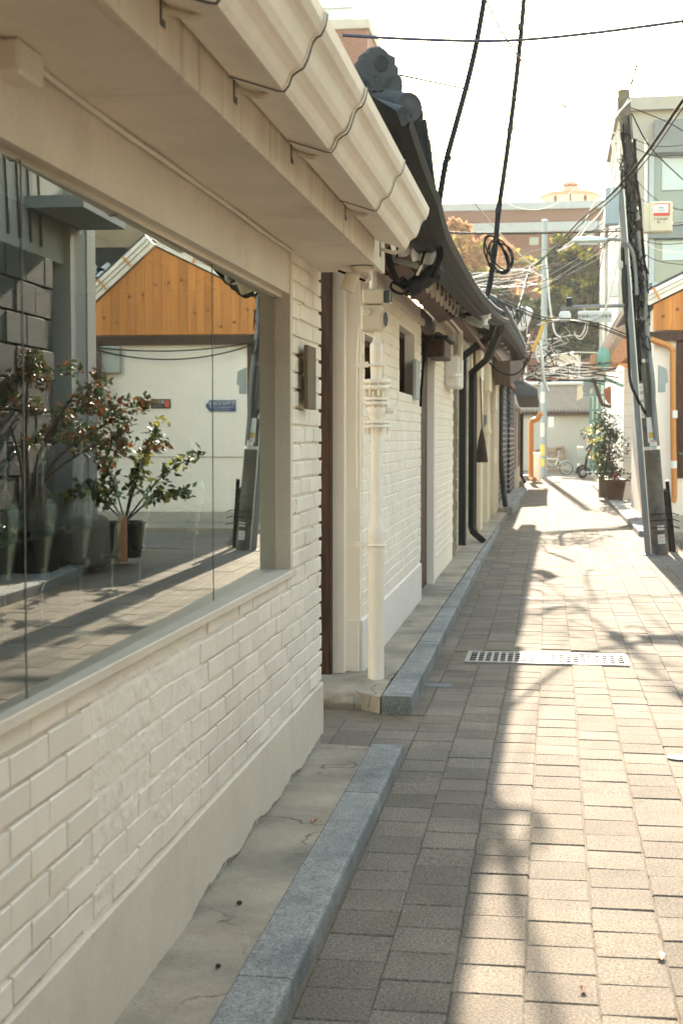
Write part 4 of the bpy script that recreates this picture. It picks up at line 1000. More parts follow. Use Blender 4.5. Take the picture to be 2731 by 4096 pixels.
# roof with grey tiles beyond the gable
rr = thing('tiled_roof','sunlit grey tile roof to the right of the timber gable','roof',(6,25,3))
b = MB(); b.prism([(5.05,24.2,3.2),(8.2,24.2,3.2),(8.2,27.5,4.9),(5.05,27.5,4.9)],(0,0,-.08)); b.build('deck','dark_metal',rr)
for r in range(8):
    for i in range(11):
        x = 5.1+i*.29; y = 24.2+r*.4; z = 3.22+r*.206
        b = MB(); b.grid(lambda u,v: (x+u*.275, y+v*.42, z+v*.20+.055*math.sin(u*2*math.pi)+.045*(1-v)), 6, 1); b.build('roof_tile','white_mortar',rr)
MB().box((5.0,27.4,4.85),(8.3,27.8,5.2)).build('ridge','dark_metal',rr)
MB().box((5.05,24.6,0),(8.2,27.4,3.15)).build('wall','stone_beige',rr)
MB().box((5.05,28.2,0),(9,30,6.2)).build('rear_wall','corrugated',rr)

# stone house opposite the shop (seen in the window's reflection)
st = thing('stone_house','dark stone block house with pale upper wall opposite the shop window','building',(3.5,10,0))
MB().box((3.14,12.6,0),(7.0,15.7,3.5)).build('wall_core','stone_block',st)
cache = {}
for r in range(10):
    z = .05+r*.345; y = 12.6-(.3 if r % 2 else 0)
    while y < 15.6:
        l = min(.62, 15.7-y); kk = round(l,2)
        if kk not in cache:
            bb = MB(); bb.cham((-.05,0,0),(.04,l-.012,.332),.012); cache[kk] = bb.mesh('stone_block','stone_block')
        o = link('stone_block', cache[kk], st, (3.10+random.uniform(-.006,.006), y, z)); y += .62
    
MB().box((3.02,16.25,0),(3.45,16.85,4.4)).build('corner_pier','concrete_grey',st)
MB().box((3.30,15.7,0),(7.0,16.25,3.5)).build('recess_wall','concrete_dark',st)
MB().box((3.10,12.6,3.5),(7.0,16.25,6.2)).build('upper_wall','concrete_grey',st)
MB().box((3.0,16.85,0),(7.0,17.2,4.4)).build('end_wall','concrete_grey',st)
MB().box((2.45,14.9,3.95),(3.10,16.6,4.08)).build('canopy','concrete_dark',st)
for k in range(7): MB().tube([(3.08,13+k*.35,6.0),(3.08,13.3+k*.35,3.6)],.015,6).build('wall_wire','grey_cable',st)
yw = thing('added_yard_wall','unseen low stone yard wall added on the right to let skylight past','wall',(3.2,9,0))  # unseen wall added and kept low so skylight reaches the white brick house
MB().box((3.14,6.5,0),(3.5,12.3,1.9)).build('wall_core','stone_block',yw)
MB().cham((3.08,6.5,1.9),(3.56,12.3,2.0),.01).build('coping','concrete_grey',yw)
# unseen houses added beside and behind the camera to block skylight
for nm,lab,a,b_ in (('sky_blocker_house','unseen plain house added on the right beside and behind the camera to block skylight',(2.9,-14,0),(8,6.3,5.2)),('sky_blocker_house','unseen plain house added on the left behind the camera to block skylight',(-6,-14,0),(-1.1,.35,3.6)),('sky_blocker_house','unseen plain house added across the lane behind the camera to block skylight',(-6,-34,0),(8,-30,3.2))):
    hh = thing(nm,lab,'building',((a[0]+b_[0])/2,(a[1]+b_[1])/2,0)); MB().box(a,b_).build('wall','concrete_grey',hh); MB().box((a[0]-.25,a[1]-.05,b_[2]),(b_[0]+.25,b_[1]+.05,b_[2]+.2)).build('roof_slab','concrete_dark',hh)
# potted plants in front of it
def potted(name, label, cx, cy, pr, ph, pm, z0=.085, square=False):
    t = thing(name, label, 'plant', (cx,cy,z0))
    MB().lathe([(pr*.78,0),(pr*.98,ph*.93),(pr*1.04,ph*.94),(pr*1.04,ph),(pr*.94,ph),(pr*.92,ph*.9)],(cx,cy,z0),seg=18).build('pot',pm,t)
    MB().lathe([(pr*.93,ph*.88),(pr*.5,ph*.9),(.01,ph*.91)],(cx,cy,z0),seg=14).build('soil','soil',t); return t
t1 = potted('potted_tree','multi stemmed potted tree with reddish leaves reflected in the window',2.86,14.35,.33,.46,'pot_dark')
rt = random.Random(4); base = Vector((2.86,14.35,.5)); lb = {'leaf_red':MB(),'leaf_green':MB(),'leaf_orange':MB()}
for (dx,dz,dy) in ((-.95,1.25,.1),(-.5,1.45,-.1),(.05,1.7,.05),(.25,1.35,-.15),(-.75,.95,-.1),(-.25,1.2,.2),(.15,1.05,.1)):
    e = base+Vector((dx,dy,dz)); mid = base+Vector((dx*.25+.05,dy*.3,dz*.55))
    MB().tube(spline([base+Vector((dx*.08,0,-.05)),mid,e],5),[.022]*5+[.015]*5+[.006],6).build('stem','bark',t1)
    for _ in range(9):
        q = e+Vector((rt.gauss(0,.18),rt.gauss(0,.15),rt.gauss(-.05,.17)))
        for m,nn in (('leaf_red',16),('leaf_green',24),('leaf_orange',3 if q.x < 2.2 else 0)): leaves(lb[m], q, (.13,.13,.10), nn, .075, rt, shell=0)
for m,b in lb.items(): stuff(b.build('leaves',m,t1))
t2 = potted('potted_shrub','arching green potted shrub right of the reddish tree in the reflection',2.38,16.2,.24,.42,'pot_dark')
base = Vector((2.38,16.2,.5)); lf = MB(); lf2 = MB()
for (dx,dz) in ((-.85,.80),(-.45,1.15),(-.75,.35),(.5,.45),(.25,.7),(-.2,.75),(.65,.3)):
    e = base+Vector((dx,rt.uniform(-.15,.15),dz)); pts = spline([base,base.lerp(e,.5)+Vector((0,0,.12)),e],6); MB().tube(pts,[.012]*6+[.008]*6+[.004],6).build('stem','bark',t2)
    for p in pts[4:]: leaves(lf if rt.random() < .7 else lf2, p, (.09,.09,.08), 10, .10, rt, shell=0, aspect=.6)
stuff(lf.build('leaves','leaf_green',t2)); stuff(lf2.build('leaves','leaf_yellow',t2))
t3 = potted('potted_shrub','low dark potted plant left of the reddish tree in the reflection',3.0,12.9,.28,.3,'pot_dark'); lf = MB(); leaves(lf,(2.9,12.9,.6),(.35,.35,.25),500,.09,rt,shell=0); stuff(lf.build('leaves','leaf_dark',t3))
def sq(a): return math.copysign(abs(a)**.45, a)
def rockf(u, v):
    k = math.sin(v*math.pi)**.35*(1+.10*mnoise.noise(Vector((math.cos(u*6.28)*1.6,math.sin(u*6.28)*1.6,v*3)))+.03*mnoise.noise(Vector((math.cos(u*6.28)*6,math.sin(u*6.28)*6,v*9))))
    return (2.58+.25*sq(math.cos(u*2*math.pi))*k, 15.25+.3*sq(math.sin(u*2*math.pi))*k, .33-.29*sq(math.cos(v*math.pi))+.03*mnoise.noise(Vector((u*7,v*4,2))))
b = MB(); b.grid(rockf, 28, 16)
tag(b.build('boulder','boulder'),'rounded grey boulder between the potted plants across the lane','boulder')
tag(MB().cham((2.20,15.55,.085),(2.29,15.65,.60),.008).build('timber_stake','wood_soffit'),'short orange timber stake near the boulder across the lane','stake')
vn = MB(); 
for k in range(60):
    x = rt.uniform(4.7,5.1); z = 3.1; P = [(x,YG-.2,z)]
    for j in range(5): P.append((P[-1][0]+rt.gauss(-.02,.05),YG-.2+rt.uniform(-.05,.05),P[-1][2]-rt.uniform(.1,.4)))
    vn.tube(P,.006,4)
tag(stuff(vn.build('hanging_vine','vine')),'dry brown vine hanging at the end of the timber gable')

# ================================================================== THE LEANING UTILITY POLE
PB, PT = Vector((1.382,18.45,0)), Vector((.872,18.45,5.84))
def pole(h): return PB.lerp(PT, h/5.84)
pd = (PT-PB).normalized(); prad = lambda h: .118-.0075*h
ax1 = Vector((pd.z,0,-pd.x))      # to the right, square to the pole
up = thing('utility_pole','leaning concrete utility pole crowded with cables and stickers','pole',tuple(PB))
MB().tube([pole(h) for h in (0,1.5,3,4.5,5.84)],[prad(h) for h in (0,1.5,3,4.5,5.84)],20).build('shaft','pole_concrete',up)
for h in (1.35,2.45,2.98,3.22,3.42,3.95,4.12,4.35,4.62,4.95,5.2):
    b = MB(); q = pole(h); b.tube([q-pd*.022,q+pd*.022],[prad(h)+.006]*2,18); bd = b.build('steel_band','galv',up)
    MB().obox(q+ax1*-.02+Vector((0,-prad(h)-.012,0)),((1,0,0),(0,1,0),(0,0,1)),(.03,.02,.025)).build('buckle','galv',bd)
for h in (1.95,2.55,1.2,3.4): 
    q = pole(h); MB().tube([q+Vector((.05,-.09,0)),q+Vector((.06,-.20,.01))],.012,8).build('step_bolt','steel',up)
for (o,r,h0,h1,m) in ((.075,.028,1.45,4.3,'steel'),(-.10,.018,2.2,5.3,'black_rubber'),(-.06,.012,2.4,5.4,'black_rubber'),(.03,.010,1.6,5.3,'grey_cable'),(.11,.02,3.2,5.2,'black_rubber'),(-.13,.014,3.1,5.2,'white_cable'),(.0,.009,2.9,5.4,'grey_cable'),(.06,.013,3.3,5.5,'black_rubber'),(-.02,.012,3.5,5.5,'grey_cable')):
    P = [pole(h0+(h1-h0)*t/8)+ax1*(o*(1-.07*(h0+(h1-h0)*t/8))+.012*math.sin(t*1.9+o*50))+Vector((0,-prad(h0)-.015+.01*math.sin(t*2.3),0)) for t in range(9)]
    MB().tube(spline(P,3),r,8).build('riser_cable',m,up)
MB().tube(spline([atY(2485,690,18.3),atY(2490,1000,18.3),atY(2497,1210,18.28)],6),[.014]*6+[.03]*7,10).build('riser_cable','black_rubber',up)
b = MB(); pts = [atY(2495,1060,18.28),atY(2495,1120,18.28),atY(2497,1150,18.28),atY(2500,1215,18.28),atY(2503,1285,18.28)]
b.tube(pts,[.03,.04,.04,.036,.016],12); b.build('cable_termination','black_plastic',up)
MB().tube(spline([atY(2503,1285,18.28),atY(2508,1340,18.27),atY(2513,1440,18.26),atY(2520,1530,18.26),atY(2545,1590,18.25),atY(2580,1655,18.3)],5),.018,8).build('riser_cable','black_rubber',up)
for (x,y,w,h,m) in ((2562,1590,.075,.36,'sticker'),(2566,1650,.07,.13,'sticker'),(2600,1720,.10,.32,'sticker'),(2610,1775,.10,.13,'sticker'),(2640,2110,.10,.06,'sticker'),(2642,2155,.10,.12,'sticker')):
    q = atY(x,y,18.45); hh = q.z; c = pole(hh); off = (q-c).dot(ax1); rr_ = prad(hh)+.0025; a0 = math.asin(max(-.95,min(.95,off/rr_))); da = w/2/rr_; b = MB()
    b.grid(lambda u,v: c+pd*(h*(v-.5))+ax1*(rr_*math.sin(a0+da*(2*u-1)))+Vector((0,-rr_*math.cos(a0+da*(2*u-1)),0)), 8, 1); stk = b.build('sticker',m,up)
    nrm = ax1*math.sin(a0)+Vector((0,-math.cos(a0),0)); tx = ax1*math.cos(a0)+Vector((0,math.sin(a0),0)); ctr = c+nrm*(rr_+.006)
    if h > .3 and w < .08:
        text_mesh('계화',.05,'ink','lettering',stk,ctr+pd*.06,tx,pd); text_mesh('1642',.045,'ink','lettering',stk,ctr-pd*.04,tx,pd); text_mesh('가회로',.02,'ink','lettering',stk,ctr+pd*.13,tx,pd)
    elif h > .3:
        bb = MB(); bb.grid(lambda u,v: c+pd*(-.10+.07*v)+ax1*((rr_+.002)*math.sin(a0+da*.75*(2*u-1)))+Vector((0,-(rr_+.002)*math.cos(a0+da*.75*(2*u-1)),0)), 6, 1); ys_ = bb.build('yellow_label','sign_yellow',stk)
        text_mesh('하수구',.022,'ink','lettering',stk,ctr-pd*.045,tx,pd); text_mesh('010-5215-6111',.013,'ink_red','lettering',stk,ctr-pd*.068,tx,pd); text_mesh('누수 탐지',.016,'ink','lettering',stk,ctr-pd*.09,tx,pd)
    elif abs(h-.13) < .001 and w > .09:
        text_mesh('배관 누수',.022,'ink_red','lettering',stk,ctr+pd*.03,tx,pd); text_mesh('010-5656-3861',.015,'ink_blue','lettering',stk,ctr-pd*.035,tx,pd)
    elif h > .1: text_mesh('열쇠 출장',.022,'ink_red','lettering',stk,ctr+pd*.025,tx,pd); text_mesh('02-5536-777',.016,'ink_blue','lettering',stk,ctr-pd*.025,tx,pd)
tn = MB(); rn = random.Random(9)
for k in range(24):
    h = rn.uniform(3.2,5.4); q = pole(h); P = [q+ax1*rn.uniform(-.12,.12)+Vector((0,-.13+rn.uniform(-.03,.03),rn.uniform(-.1,.1)))]
    for j in range(5): P.append(P[-1]+ax1*(rn.uniform(-.07,.07)-.3*(P[-1]-pole(P[-1].z)).dot(ax1))+pd*rn.uniform(-.22,.16))
    tn.tube(spline(P,4),rn.uniform(.004,.008),5)
stuff(tn.build('tangled_wires','grey_cable',up))
tn = MB()
for k in range(30):
    h = rn.uniform(2.9,5.5); q = pole(h); P = [q+ax1*rn.uniform(-.13,.12)+Vector((0,-.14,0))]
    for j in range(5): P.append(P[-1]+ax1*(rn.uniform(-.07,.07)-.3*(P[-1]-pole(P[-1].z)).dot(ax1))+pd*rn.uniform(-.25,.15))
    tn.tube(spline(P,4),rn.uniform(.005,.013),5)
stuff(tn.build('tangled_wires','black_rubber',up))
for (x,y,s_) in ((2440,795,.07),(2462,560,.05),(2508,520,.06),(2530,830,.07),(2555,900,.06),(2480,1060,.05),(2565,1190,.06)):
    q = atY(x,y,18.28); MB().cham(q-Vector((s_*.6,.04,s_)),q+Vector((s_*.6,.04,s_)),.012).build('splice_box','grey_plastic' if s_ < .06 else 'black_plastic',up)
q = atY(2450,850,18.3); MB().cham((q.x-.10,18.2,q.z-.16),(q.x+.07,18.36,q.z+.30),.012).build('equipment_box','blue_pole',up)
q = atY(2455,1160,18.3); MB().cham((q.x-.05,18.22,q.z-.09),(q.x+.05,18.34,q.z+.1),.01).build('equipment_box','white_plastic',up)
q = atY(2640,1515,18.4); bx = MB(); bx.prism([(q.x-.035,18.33,q.z+.17),(q.x+.07,18.33,q.z+.12),(q.x+.09,18.33,q.z-.05),(q.x+.055,18.33,q.z-.06),(q.x+.055,18.33,q.z-.17),(q.x-.03,18.33,q.z-.17)],(0,.1,0)); bx.build('equipment_box','grey_plastic',up)
# steel channel strapped beside the pole, black pipes leaning behind it
cp = thing('steel_post','slim leaning steel channel post left of the concrete pole','post',(1.232,18.3,0))
A, B = Vector((1.232,18.3,0)), atY(2480,760,18.3); dd = (B-A).normalized()
MB().obox((A+B)/2,(dd,(0,1,0),dd.cross(Vector((0,1,0)))),((B-A).length,.05,.07)).build('web','steel',cp); MB().obox((A+B)/2+Vector((.038,-.03,0)),(dd,(0,1,0),dd.cross(Vector((0,1,0)))),((B-A).length,.03,.012)).build('flange','galv',cp)
MB().box((1.16,18.22,0.003),(1.31,18.38,.015)).build('foot_plate','steel',cp)
for k,(x0,x1,ytop,r,lab) in enumerate(((2694,2666,1922,.026,'tallest black plastic pipe leaning behind the pole foot'),(2683,2656,1960,.034,'middle black plastic pipe leaning behind the pole foot'),(2690,2660,2030,.036,'shortest black plastic pipe leaning behind the pole foot'))):
    b0 = atZ(x0,2208-k*3,.0); b1 = atY(x1,ytop,18.5); tag(MB().tube([b0,b0.lerp(b1,.5),b1],r,10).build('plastic_pipe','black_plastic'),lab,'pipe')
tie = MB(); 
for h in (.42,.5,.33): tie.tube([pole(h)+Vector((-.19,-.10,0)),pole(h)+Vector((0,-.14,.02)),pole(h)+Vector((.2,-.10,.03)),pole(h)+Vector((.28,.05,0))],.007,6)
tag(stuff(tie.build('tie_wire','black_rubber')),'black tie wires round the foot of the pole')
# lamp arm
la = thing('street_lamp','curved arm street lamp fixed to the leaning pole','street lamp',tuple(pole(3.3)))
MB().tube(spline([atY(2545,1180,18.25),atY(2540,1090,18.25),atY(2528,1010,18.22),atY(2500,970,18.2),atY(2460,958,18.18),atY(2420,958,18.15)],5),.022,10).build('arm','steel',la)
b = MB(); A, B = atY(2425,960,18.15), atY(2290,962,18.1); b.tube([A,A.lerp(B,.15),A.lerp(B,.5),A.lerp(B,.9),B],[.026,.036,.05,.045,.015],12); b.build('lamp_head','galv',la)
b = MB(); b.obox(A.lerp(B,.55)-Vector((0,0,.046)),((B-A),(0,1,0),(0,0,1)),(.24,.07,.02)); b.build('lens','clear_grey',la)
# camera arm with sign
ca = thing('camera_arm','steel arm carrying a dome camera and Korean warning sign','camera arm',tuple(pole(3.15)))
A, B = atY(2495,1222,18.2), atY(2245,1230,18.2)
MB().tube([A,B],.024,10).build('arm','steel',ca)
MB().cham(atY(2262,1192,18.15),atY(2286,1226,18.25),.006).build('bracket','black_plastic',ca)
MB().lathe([(.03,0),(.045,.04),(.03,.09)],atY(2274,1218,18.2),seg=14).build('dome_camera','porcelain',ca)
b = MB(); q = atY(2258,1245,18.2); b.lathe([(.055,0),(.075,-.04),(.075,-.10),(.055,-.13)],q,seg=16); b.build('camera_shield','white_plastic',ca)
MB().lathe([(.05,-.13),(.05,-.15),(.03,-.185),(.005,-.195)],q,seg=14).build('dome','clear_dark',ca)
P0, P1 = atY(2310,1243,18.15), atY(2445,1288,18.15)
MB().cham((P0.x,18.15,P1.z),(P1.x,18.17,P0.z),.006).build('sign_panel','sign_white',ca); MB().box((P0.x+.035,18.145,P1.z+.025),(P1.x-.03,18.149,P0.z-.02)).build('sign_face','sticker',ca)
text_mesh('방범용CCTV작동중',.052,'sign_black','lettering',ca,((P0.x+P1.x)/2,18.142,(P0.z+P1.z)/2),(1,0,0),(0,0,1))
for x in (2335,2420): MB().tube([atY(x,1228,18.2),atY(x,1246,18.18)],.008,6).build('sign_hanger','galv',ca)
# cream telephone terminal box
ib = thing('terminal_box','cream plastic terminal box with red and white label on the pole','box',tuple(atY(2630,880,18.2)))
P0, P1 = atY(2598,808,18.1), atY(2686,930,18.1)
MB().cham((P0.x,18.04,P1.z),(P1.x,18.16,P0.z),.02).build('lid','cream_plastic',ib); MB().cham((P0.x-.065,18.12,P1.z+.01),(P1.x-.02,18.26,P0.z-.01),.012).build('body','meter_cream',ib)
for k in (.3,.7): MB().box((P1.x-.004,18.06,P1.z+k*(P0.z-P1.z)-.015),(P1.x+.012,18.1,P1.z+k*(P0.z-P1.z)+.015)).build('latch','cream_plastic',ib)
w = P1.x-P0.x; hgt = P0.z-P1.z
MB().box((P0.x+.15*w,18.036,P1.z+.52*hgt),(P0.x+.86*w,18.039,P1.z+.92*hgt)).build('red_border','ink_red',ib)
MB().box((P0.x+.15*w,18.034,P1.z+.62*hgt),(P0.x+.80*w,18.0355,P1.z+.89*hgt)).build('white_label','sign_white',ib)
for body,sz,fy,m in (('olleh',.032,.78,'ink'),('kt internet',.022,.69,'ink'),('T 012-031',.042,.42,'ink'),('01   1',.04,.32,'ink')):
    text_mesh(body,sz,m,'lettering',ib,(P0.x+.48*w,18.031,P1.z+fy*hgt),(1,0,0),(0,0,1))

# ================================================================== RIGHT SIDE FARTHER ON
h2 = thing('corner_house','white walled house with pink tile eave corner beyond the gabled house','building',(2.0,33,0))
MB().box((1.64,33.0,.0),(5.0,44,3.7)).build('wall','white_plaster',h2)
for r in range(12): MB().box((1.645,32.996,.4+r*.26),(1.93,32.999,.405+r*.26)).build('plaster_line','concrete',h2)
q = lambda x,y,Y=31.2: atY(x,y,Y)
poly = [(2402,1388),(2425,1350),(2447,1300),(2470,1262),(2492,1238),(2505,1262),(2512,1320),(2490,1352),(2462,1388),(2432,1424)]
MB().prism([q(*p) for p in poly],(.35,1.6,.15)).build('eave_core','corrugated',h2)
for k in range(9):
    t = k/9; A = Vector((2404+t*86,1386-t*144)); b = MB()
    a0 = q(A.x,A.y,31.15); a1 = q(A.x+9.5,A.y-16,31.15); d0 = q(A.x+24,A.y+24,31.15); d1 = q(A.x+33,A.y+10,31.15); m0 = (a0+d0)/2+Vector((0,-.05,.03)); m1 = (a1+d1)/2+Vector((0,-.05,.03))
    b.add([a0,m0,d0,d1,m1,a1,a0+Vector((0,.1,-.02)),d0+Vector((0,.1,-.02))],[(0,1,4,5),(1,2,3,4),(0,6,7,2,1)]); b.build('eave_tile','roof_pink',h2)
MB().prism([q(2428,1428),(q(2448,1408)),(q(2500,1340)),(q(2518,1345)),(q(2515,1420)),(q(2492,1440)),(q(2470,1458)),(q(2440,1452))],(.3,1.2,.05)).build('soffit','wood_soffit',h2)
MB().prism([q(2455,1452),q(2525,1455),q(2525,1478),q(2475,1462)],(.4,1.2,0)).build('eave_beam','orange_pipe',h2)
MB().prism([q(2360,1420),q(2400,1410),q(2405,1450),q(2380,1485),(q(2352,1480))],(.5,2,.1)).build('carved_bracket','wood_soffit',h2)
gm = thing('green_bracket_lamp','green mesh covered bracket lamp at the pink tile eave','lamp',tuple(q(2410,1450)))
b = MB(); b.grid(lambda u,v: q(2412,1440)+Vector((.155*math.sin(v*math.pi)**.55*math.cos(u*2*math.pi)*(1-.15*v),.16*math.sin(v*math.pi)**.55*math.sin(u*2*math.pi),.30-.56*v)), 18, 14); b.build('shade','mesh_green',gm)
for k in range(10):
    b = MB(); b.tube([q(2412,1440)+Vector((.158*math.sin(v*math.pi)**.55*math.cos(k*.628+v*1.2)*(1-.15*v),.163*math.sin(v*math.pi)**.55*math.sin(k*.628+v*1.2),.30-.56*v)) for v in [.08*j+.02 for j in range(12)]],.007,5); b.build('wire_rib','mesh_green',gm)
MB().tube([q(2411,1480),q(2418,1512),q(2440,1522),q(2492,1545)],.035,8).build('arm','mesh_green',gm)
b = MB(); b.tube([q(2355,1480,38),q(2382,1545,38),q(2400,1600,38),q(2408,1618,38),q(2442,1628,38)],.055,6); tag(b.build('downpipe','wood_dark'),'dark brown bent downpipe crossing before the green glasshouse','pipe')
cv = thing('timber_porch','red brown carved timber porch post behind the green lamp','porch',tuple(atZ(2452,1960,0)))
MB().prism([atY(x,y,40) for x,y in ((2412,1560),(2432,1545),(2468,1545),(2468,1700),(2448,1700),(2446,1620),(2430,1612),(2418,1590))],(0,.3,0)).build('bracket','wood_red',cv); a = atY(2455,1700,40); MB().box((a.x-.06,40,0),(a.x+.1,40.2,a.z+.1)).build('post','wood_red',cv)
bp = thing('utility_pole','grey steel pole with number plate 1642 behind the white wall','pole',tuple(atY(2476,1980,39)))
a = atY(2465,1490,39); c_ = atY(2490,1490,39); MB().tube([((a.x+c_.x)/2,39,0),((a.x+c_.x)/2,39,a.z+.8)],(c_.x-a.x)/2,12).build('shaft','blue_pole',bp)
MB().box((a.x+.01,38.89,a.z-.22),(c_.x-.01,38.9,a.z+.05)).build('plate','sticker',bp); text_mesh('1642',.08,'ink','lettering',bp,((a.x+c_.x)/2,38.88,a.z-.08),(1,0,0),(0,0,1))
p3 = thing('potted_shrub','tall dark glossy shrub in a brown pot by the white corner wall','plant',(1.42,33.6,.07))
p0 = atY(2455,1998,32.4); MB().lathe([(.17,0),(.235,.42),(.25,.42),(.25,.47),(.22,.47)],(p0.x+.02,32.4,.07),seg=18).build('pot','pot_brown',p3)
lf = MB(); rt = random.Random(8); lf2 = MB(); lf3 = MB()
for k in range(70):
    v = rt.random(); c = Vector((1.38+rt.gauss(0,.14)-.15*v,32.5+rt.gauss(0,.15),.55+v*1.45)); leaves(lf, c, (.14,.14,.14), 26, .075, rt, shell=0)
    if k % 3 == 0: leaves(lf2, c+Vector((-.12,-.05,.05)), (.1,.1,.12), 16, .07, rt, shell=0)
for k in range(9): leaves(lf3, Vector((1.05+rt.gauss(0,.14),32.9+rt.gauss(0,.15),1.45+rt.gauss(0,.16))), (.12,.12,.1), 24, .07, rt, shell=0)
stuff(lf.build('leaves','leaf_dark',p3)); stuff(lf2.build('leaves','leaf_green',p3)); stuff(lf3.build('leaves','leaf_yellow',p3))
for k in range(4): MB().tube([(1.42+k*.02,32.4,.45),(1.36-k*.08,32.45,1.3)],.015,6).build('stem','bark',p3)
p4 = thing('planter_box','slatted grey planter left of the brown pot','planter',(1.2,34.0,.07)); 
for k in range(6): MB().cham((1.13+k*.05,33.6,.07),(1.175+k*.05,33.63,.62),.004).build('slat','wood_grey',p4)
MB().box((1.13,33.63,.07),(1.43,34.2,.58)).build('box','wood_dark',p4); lf = MB(); leaves(lf,(1.25,33.9,.85),(.22,.25,.28),420,.07,rt,shell=0); stuff(lf.build('leaves','leaf_green',p4))
fw_ = MB(); leaves(fw_,(p0.x-.02,32.25,.62),(.05,.05,.04),24,.05,rt,shell=0); tag(stuff(fw_.build('red_flowers','ink_red')),'small red flowers at the rim of the brown pot')
dm = tag(MB().cham((1.56,27.6,.071),(2.6,28.8,.085),.004).build('door_mat','dark_metal'),'dark ribbed mat on the concrete before the white corner wall','mat')

# concrete building above the roofs on the right
gb = thing('concrete_building','pale grey concrete building with dark windows above the gabled house','building',(5,44,0))
q = lambda x,y: atY(x,y,44)
a = q(2478,440); b_ = q(2478,1500)
MB().box((a.x,44,0),(a.x+9,52,a.z)).build('wall','concrete_grey',gb)
t0 = q(2470,395); MB().box((a.x-.1,43.8,a.z-.05),(a.x+9.1,52.1,t0.z)).build('parapet','concrete_grey',gb)
P0, P1 = q(2612,490), q(2800,615); MB().box((P0.x,43.6,P1.z),(P0.x+5,44,P0.z)).build('balcony_panel','concrete_dark',gb)
P0, P1 = q(2555,445), q(2600,620)
for (x0,y0,x1,y1) in ((2605,620,2760,905),(2605,955,2760,1130)):
    A, B = q(x0,y0), q(x1,y1); wnd = MB().box((A.x,43.96,B.z),(B.x+2,43.99,A.z)).build('window','window_glass',gb)
    fr = MB(); fr.box((A.x-.08,43.85,B.z),(A.x+.06,43.955,A.z)).box((A.x-.08,43.85,A.z-.02),(B.x+2,43.955,A.z+.12)).box((A.x-.08,43.85,B.z-.1),(B.x+2,43.955,B.z)); fr.build('frame','blue_pole',wnd)
    MB().box((A.x+.3,43.9,B.z+.5*(A.z-B.z)),(B.x+2,43.945,A.z-.1)).build('blind','blind',wnd)
A, B = q(2610,905), q(2760,955); MB().box((A.x-.1,43.7,B.z),(B.x+2,44,A.z)).build('spandrel','concrete_dark',gb)
MB().tube([q(2583,560),q(2583,1500)],.06,8).build('downpipe','white_plastic',gb)
b = MB(); A, B = q(2330,755), q(2430,700)
tag(MB().box((atY(2420,760,60).x,60,0),(atY(2420,760,60).x+6,66,atY(2340,700,60).z-1.2)).build('block_building','concrete_grey'),'plain pale block partly hidden behind the pole','building')

# ================================================================== THE END OF THE LANE
ew = thing('end_house','low white house with brown corrugated roof closing the lane','building',(.5,63,0))
MB().box((-2.5,63,0),(1.95,66.5,2.45)).build('wall','end_plaster',ew)
n = 30; b = MB(); V = []; 
for i in range(n*6+1):
    x = -2.3+i*(4.5/(n*6)); dz = .055*math.sin(i*math.pi/3)
    V += [(x,62.7,2.62+dz),(x-.95,66.4,3.80+dz)]
b.add(V,[(i*2,i*2+2,i*2+3,i*2+1) for i in range(n*6)],True); b.build('corrugated_roof','corrugated',ew)
MB().box((-2.4,62.75,2.42),(1.97,63.0,2.56)).build('eave_board','wood_dark',ew)
MB().tube([(-2.2,66.3,3.92),(1.5,66.3,3.92)],.09,8).build('roof_pipe','white_plastic',ew)
tc = thing('rooftop_terrace','beige terrace wall with white rail posts above the corrugated roof','building',(.5,70,0))
MB().box((-3,69,0),(3.4,74,4.6)).build('wall','concrete_dark',tc); A = atY(2185,1420,69); MB().box((-.4,68.9,A.z-.75),(1.3,69,A.z)).build('cream_wall','beige_plaster',tc)
MB().box((-1.4,68.8,4.15),(1.2,68.95,4.3)).build('red_beam','wood_red',tc)
for px in (2285,2100): a = atY(px,1405,67); MB().tube([(a.x,67,3.9),(a.x,67,a.z)],.07,8).build('rail_post','white_plastic',tc)
for py in (1408,1450,1495): a0, a1 = atY(2285,py,67), atY(2420,py+4,67); MB().tube([a0,a1],.025,6).build('rail','white_plastic',tc)
gg = thing('glasshouse','green framed glass porch at the right end of the lane','glasshouse',(1.9,57,0))
q = lambda x,y: atY(x,y,57)
xs = [2362,2378,2397,2420,2445]; zs = [1530,1580,1640,1700,1770,1850,1900]
for x in xs: a = q(x,1530 if x > 2375 else 1590); MB().box((a.x-.05,57,0),(a.x+.05,57.1,a.z)).build('mullion','green_frame',gg)
for y in zs: 
    a, c_ = q(2362 if y > 1590 else 2330,y), q(2450,y); MB().box((a.x,57.01,a.z-.04),(c_.x,57.09,a.z+.04)).build('transom','green_frame',gg)
for i in range(4):
    for j in range(6):
        A, B = q(xs[i],zs[j]), q(xs[i+1],zs[j+1])
        if i == 0 and j == 0: continue
        MB().box((A.x+.05,57.04,max(.05,B.z+.04)),(B.x-.05,57.06,A.z-.04)).build('pane','green_glass',gg)
MB().prism([q(*p) for p in ((2308,1545),(2328,1540),(2330,1590),(2305,1602))],(0,.1,0)).build('cream_flap','beige_plaster',gg)
MB().box((q(2362,1900).x,57.2,0),(q(2362,1900).x+4,60,3.4)).build('room_core','concrete_grey',gg)
